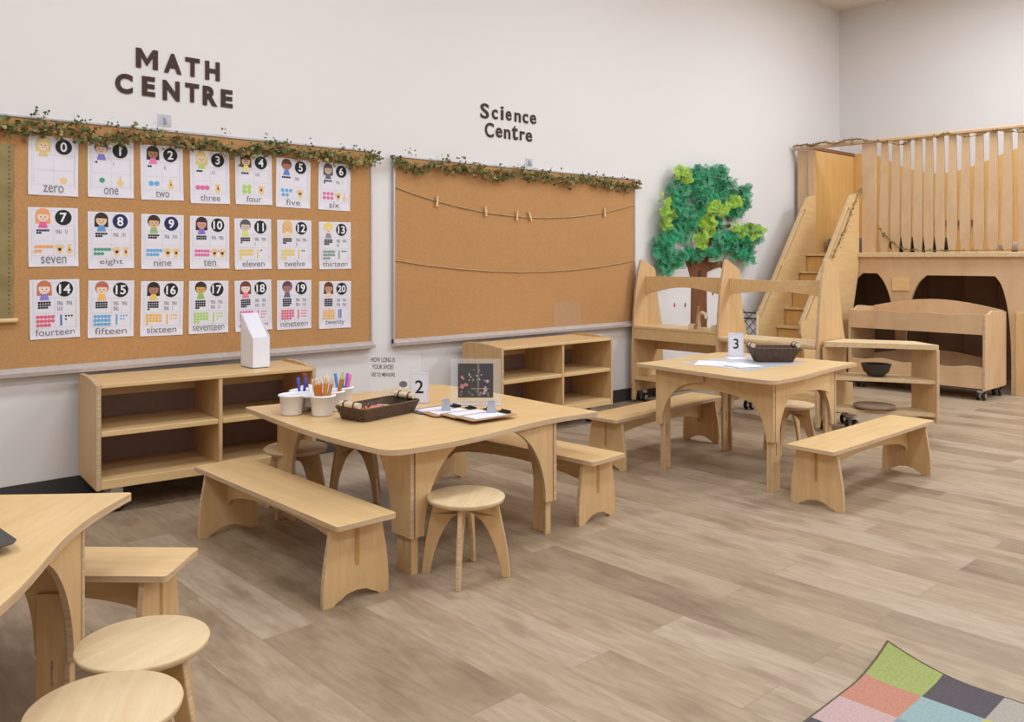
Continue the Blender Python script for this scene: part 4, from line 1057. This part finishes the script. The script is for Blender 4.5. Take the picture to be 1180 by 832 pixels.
mb = MB(); mb.box((.49, (YR-.04)/2, 1.187), (.985, -(YR+.04), .035)); mb.build('deck', 'beech', t)
mb = MB(); mb.box((-.012, (YR-.70)/2, 1.185), (.05, -(YR+.70), .045)); mb.build('deck_edge_trim', 'stoolwood', t, bevel=.006)
mb = MB(); mb.box((0.005, (YR-.02)/2, 2.258), (.055, -(YR+.02), .032)); mb.build('top_rail', 'beech', t, bevel=.008)
# posts
for a, b in ((-.045, -.165), (-.17, -.235)):
    mb = MB(); mb.box((.012+(.02 if a > -.1 else 0), (a+b)/2, 1.722), (.022, a-b, 1.03)); mb.build('post_board', 'beech', t, bevel=.002)
mb = MB(); mb.box((.012, -.79, 1.722), (.03, .135, 1.03)); mb.build('post_board', 'beech', t, bevel=.003)
mb = MB(); mb.box((.012, -2.125, 1.722), (.035, .13, 1.03)); mb.build('post_board', 'beech', t, bevel=.003)
ys = [-.935, -1.04, -1.141, -1.244, -1.339, -1.436, -1.539, -1.647, -1.759, -1.871, -1.982, -2.26, -2.37, -2.48, -2.59, -2.70, -2.81, -2.92, -3.03]
for i, yc in enumerate(ys):
    lft = []; rgt = []
    for k in range(17):
        z = 1.208+1.034*k/16; f_ = k/16
        hw = .0435-.0145*max(0, f_-.35)/.65-.015*max(0, .13-f_)/.13
        cw = .004*math.sin(f_*PI*1.6+.4)+.003*f_
        lft.append((yc+cw-hw, z)); rgt.append((yc+cw+hw, z))
    mb = MB(); mb.plate(lft+rgt[::-1], (0, 0, 0), Y, Z, X, .018, 0, 1); mb.build('slat', ['beech', 'edge'], t)
# back wavy panel, side panel, cave back
wv = [(-.03, 2.26), (-.35, 2.26), (-.55, 2.18), (-.75, 2.08), (-.98, 2.01), (-1.2, 2.00), (-1.45, 2.06), (-1.75, 2.17), (-2.0, 2.22), (-2.3, 2.2), (-2.7, 2.02), (-3.2, 2.1)]
wv = [tuple(p) for p in smooth_path(wv, 5)]
mb = MB(); mb.plate([(-.03, 1.206)]+wv+[(YR, 1.206)], (.90, 0, 0), Y, Z, X, .02, 0, 1); mb.build('wavy_back_panel', ['orange', 'edge'], t)
mb = MB(); mb.box((.47, -.205, 1.72), (.84, .018, 1.028)); mb.build('gate_side_panel', 'orange', t)
mb = MB(); mb.box((.47, -.205, 2.255), (.86, .03, .03)); mb.build('side_cap', 'brownbar', t)
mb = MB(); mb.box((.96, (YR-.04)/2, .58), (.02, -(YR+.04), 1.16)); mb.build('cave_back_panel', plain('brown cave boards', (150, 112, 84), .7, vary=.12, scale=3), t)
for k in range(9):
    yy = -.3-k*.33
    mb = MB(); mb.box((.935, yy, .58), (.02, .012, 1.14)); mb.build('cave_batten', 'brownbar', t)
mb = MB(); mb.box((-.008, -1.09, .915), (.016, .155, .12)); mb.build('plaque', 'maple', t, bevel=.002)
mb = MB(); mb.box((-.012, -2.30, .35), (.022, .50, .70)); mb.build('pillar_panel', 'maple_v', t, bevel=.003)
for a, b, z in ((-.99, -1.42, 1.50), (-1.86, -2.45, 1.47)):
    mb = MB(); mb.box((.885, (a+b)/2, z), (.03, a-b, .05)); mb.build('ledge', 'brownbar', t)
mb = MB(); mb.box((.35, -.43, 1.28), (.25, .34, .145)); o = mb.build('foam_mat', 'mat', None, bevel=.012); o.location = (LX, 0, 0); tag(o, 'slate grey foam block on the loft deck at the top of the stairs', 'foam block')
# cushion behind the slats
mb = MB(); vs = []
for v in icov[:]:
    e = lambda c, p: math.copysign(abs(c)**p, c)
    vs.append((e(v.x, .6)*.10, e(v.y, .5)*.28, e(v.z, .7)*.075+.075))
mb.add(vs, icof, 0, True); o = mb.build('floor_cushion', 'darkgreen'); o.location = (8.22, -1.18, 1.206); tag(o, 'dark green cushion on the loft deck behind the slats', 'cushion')
mb = MB(); vs = [(a_*1.1+.0, b_*.9, c_*.6) for a_, b_, c_ in vs]
mb.add(vs, icof, 0, True)
mb.v = mb.v[:len(icov)]; mb.f = mb.f[len(icof):]; mb.m = mb.m[len(icof):]; mb.sm = mb.sm[len(icof):]
mb2 = MB(); mb2.add(vs, icof, 0, True); o = mb2.build('floor_cushion', 'white'); o.location = (8.22, -2.10, 1.206); tag(o, 'white cushion on the loft deck at the right behind the slats', 'cushion')

# ivy strings on loft
def ivy_string(pts, n, label, seedv, r=.004, spread=.012, ls=(.012, .02), mats=('leafA', 'leafB', 'leafC'), stem='leafC'):
    random.seed(seedv)
    t = thing('ivy_string', label, 'garland', pts[0])
    o0 = Vector(pts[0]); path = [Vector(p)-o0 for p in smooth_path([tuple(p) for p in pts], 8)]
    mb = MB(); mb.tube(path, r, 6); mb.build('vine', stem, t)
    mb = MB()
    for k in range(n):
        p = random.choice(path)+Vector([random.gauss(0, spread) for _ in range(3)])
        leaf(mb, p, random.uniform(*ls), random.choice((0, 1, 2)))
    mb.build('foliage', list(mats), t)
ivy_string([(7.96, -.03, 2.282), (7.955, -.16, 2.285), (7.96, -.25, 2.275), (7.955, -.35, 2.29), (7.955, -.48, 2.27), (7.955, -.6, 2.288), (7.96, -.74, 2.285)], 150, 'twisted ivy string on the left end of the loft top rail', 31, .008, .01)
ivy_string([(7.965, -.76, 2.27), (7.975, -.95, 2.235), (7.975, -1.1, 2.20), (7.975, -1.2, 2.23), (7.97, -1.4, 2.235), (7.975, -1.5, 2.26), (7.975, -1.7, 2.21), (7.975, -1.85, 2.235), (7.975, -1.98, 2.23), (7.97, -2.1, 2.205), (7.97, -2.25, 2.23)], 150, 'ivy string looping below the loft top rail along the slats', 32, .0035, .007)
ivy_string([(7.975, -.9, 1.43), (7.975, -.95, 1.36), (7.975, -1.02, 1.31), (7.975, -1.12, 1.24), (7.97, -1.25, 1.228), (7.97, -1.5, 1.222), (7.97, -1.8, 1.224), (7.97, -2.2, 1.222)], 150, 'ivy string lying along the foot of the loft slats', 33, .003, .007)

# ------------------------------------------------------------------ stairs
t = thing('loft_staircase', 'maple stairs with slotted handrail panels leading up to the loft', 'staircase', (LX, 0, 0))
for k in range(7):
    x = 7.79-.135*k-LX; z = 1.185-.168*k
    nx = .135 if k else .20
    mb = MB(); mb.box((x+nx/2+.008, -.465, z), (nx+.016, .41, .02)); mb.build('tread', 'maple', t, bevel=.003)
    mb = MB(); mb.box((x+.035, -.465, z-.01-.079), (.016, .41, .146)); mb.build('riser', 'orange', t)
def stair_panel(yy, right):
    top = [(-.005, 1.78), (-.16, 1.752), (-.18, 1.74)]
    low = [(-1.105, .585), (-1.105, .50), (-1.05, .40), (-1.02, .02)]
    if right: rest = [(-.30, .02), (-.16, .35), (-.12, .70), (-.02, 1.02), (-.005, 1.08)]
    else: rest = [(-.02, .02)]
    poly = top+low+rest
    def slot(x0, z0, x1, z1, wdt=.022): 
        d = Vector((x1-x0, z1-z0)).normalized(); n_ = Vector((-d.y, d.x))*wdt/2
        return [(x0+n_.x, z0+n_.y), (x0-n_.x, z0-n_.y), (x1-n_.x, z1-n_.y), (x1+n_.x, z1+n_.y)]
    mb = MB(); mb.plate(poly[::-1], (0, yy, 0), X, Z, Y, .022, 0, 1, holes=[slot(-.21, 1.628, -.60, 1.141, .024), slot(-.65, 1.078, -1.02, .616, .024)])
    mb.build('handrail_panel', ['maple', 'edge'], t)
stair_panel(-.256, False); stair_panel(-.698, True)
ivy_string([(7.99, -.712, 1.80), (7.95, -.712, 1.76), (7.87, -.710, 1.66), (7.78, -.712, 1.56), (7.70, -.710, 1.44), (7.62, -.712, 1.36), (7.52, -.710, 1.24), (7.44, -.712, 1.15)], 110, 'ivy string wound down the right handrail of the loft stairs', 34, .004, .012)

# wire rack seen between kitchen and stairs
t = thing('wire_rack', 'narrow black and white lattice rack between the play kitchen and the stairs', 'rack', (6.72, -.30, 0))
for z in (.67, .62):
    mb = MB(); mb.tube([(0, -.075, z), (0, .075, z)], .006, 8); mb.build('crossbar', 'ink', t)
mb = MB()
for k in range(6):
    z0 = .16+k*.08
    for s_ in (-1, 1): mb.tube([(0, -s_*.07, z0), (0, s_*.07, z0+.14)], .004, 5)
mb.build('lattice', 'grey', t)
mb = MB(); mb.box((.02, 0, .34), (.01, .14, .62)); mb.build('panel', 'white', t)
for s_ in (-1, 1):
    mb = MB(); mb.tube([(0, s_*.075, 0), (0, s_*.075, .68)], .006, 8); mb.build('post', 'rollwood', t)

# ------------------------------------------------------------------ rug
RC = {0: (150, 156, 94), 1: (90, 82, 84), 2: (160, 152, 140), 3: (180, 126, 106), 4: (142, 160, 158), 5: (180, 170, 100), 6: (184, 154, 150), 7: (130, 144, 150)}
rugm = []
for k in range(8):
    m = plain('rug tile %d' % k, RC[k], .95, vary=.12, scale=160, spec=.05); rugm.append(m)
rugm.append(plain('rug binding', (96, 84, 66), .9))
mb = MB(); sub = 6; N = 10; s = .152; vs = []; fs = []; ms = []
g = N*sub
def rz_(i, j):
    a = i*s/sub; b = j*s/sub; d = math.hypot(a, b)
    return .006+.05*max(0, 1-(a+b)/.24)**1.8+.0025*math.sin(a*9+1)*math.sin(b*7)*0+.0
for j in range(g+1):
    for i in range(g+1):
        vs.append((-i*s/sub+.0, -j*s/sub, rz_(i, j)))
seq = {(0, 0): 0, (0, 1): 1, (0, 2): 2, (1, 0): 3, (1, 1): 4, (1, 2): 5, (2, 0): 6, (2, 1): 7}
random.seed(2)
for j in range(g):
    for i in range(g):
        a = j*(g+1)+i; ci, cj = i//sub, j//sub
        k = seq.get((ci, cj)); 
        if k is None: k = (ci*3+cj*5+ci*cj) % 8
        fs.append((a, a+1, a+g+2, a+g+1)[::1]); ms.append(k)
mb.add(vs, fs, ms, True)
vb = [(x, y, max(0.0005, z-.0055)) for x, y, z in vs]
mb.add(vb, [tuple(reversed(f)) for f in fs], 8)
bd = [j*(g+1) for j in range(g+1)]; n0 = len(vs)
for line in ([i for i in range(g+1)], bd, [g*(g+1)+i for i in range(g+1)], [j*(g+1)+g for j in range(g+1)]):
    mb.tube([Vector(vs[q])-Vector((0, 0, .002)) for q in line], .0035, 6, 8, smooth=True)
o = mb.build('patchwork_rug', rugm); o.location = (2.458, -3.405, 0)
o.rotation_euler = (0, 0, math.radians(1)); tag(o, 'patchwork rug of coloured squares with an upturned corner, at the lower right', 'rug')

# ------------------------------------------------------------------ lights
def area(x, y, sx, sy, e, col=(.86, .97, 1.10), z=3.83, rot=None):
    l = bpy.data.lights.new('ceiling_light', 'AREA'); l.shape = 'RECTANGLE'; l.size = sx; l.size_y = sy; l.energy = e; l.color = col
    o = bpy.data.objects.new('ceiling_light', l); C.objects.link(o); o.location = (x, y, z)
    if rot: o.rotation_euler = rot
    return o
for x in (-.8, 1.9, 4.6, 7.2):
    for y in (-1.9, -4.1, -6.4):
        x2 = 7.5 if x > 7 and y < -3 else x
        area(x2, y, 1.2, .6, {-.8: 40, 1.9: 34, 4.6: 31, 7.2: 44 if y > -3 else 95}[x])
w = bpy.data.worlds.new('world'); bpy.context.scene.world = w; w.use_nodes = True
w.node_tree.nodes['Background'].inputs['Color'].default_value = (1, .96, .92, 1); w.node_tree.nodes['Background'].inputs['Strength'].default_value = .3

# ------------------------------------------------------------------ camera
cam = bpy.data.cameras.new('camera'); co = bpy.data.objects.new('camera', cam); C.objects.link(co)
co.location = (0, -4.486, 1.15); co.rotation_euler = (PI/2, 0, math.atan2(1075, 990)*-1+0.0)
co.rotation_euler = (PI/2, 0, -(PI/2-math.atan2(1075, 990)))
cam.sensor_width = 36; cam.lens = 990/1180*36; cam.shift_y = -118/1180; cam.clip_start = .05
bpy.context.scene.camera = co
vs_ = bpy.context.scene.view_settings
vs_.view_transform = 'Standard'; vs_.look = 'None'; vs_.gamma = 1; vs_.use_curve_mapping = False; vs_.exposure = -0.10
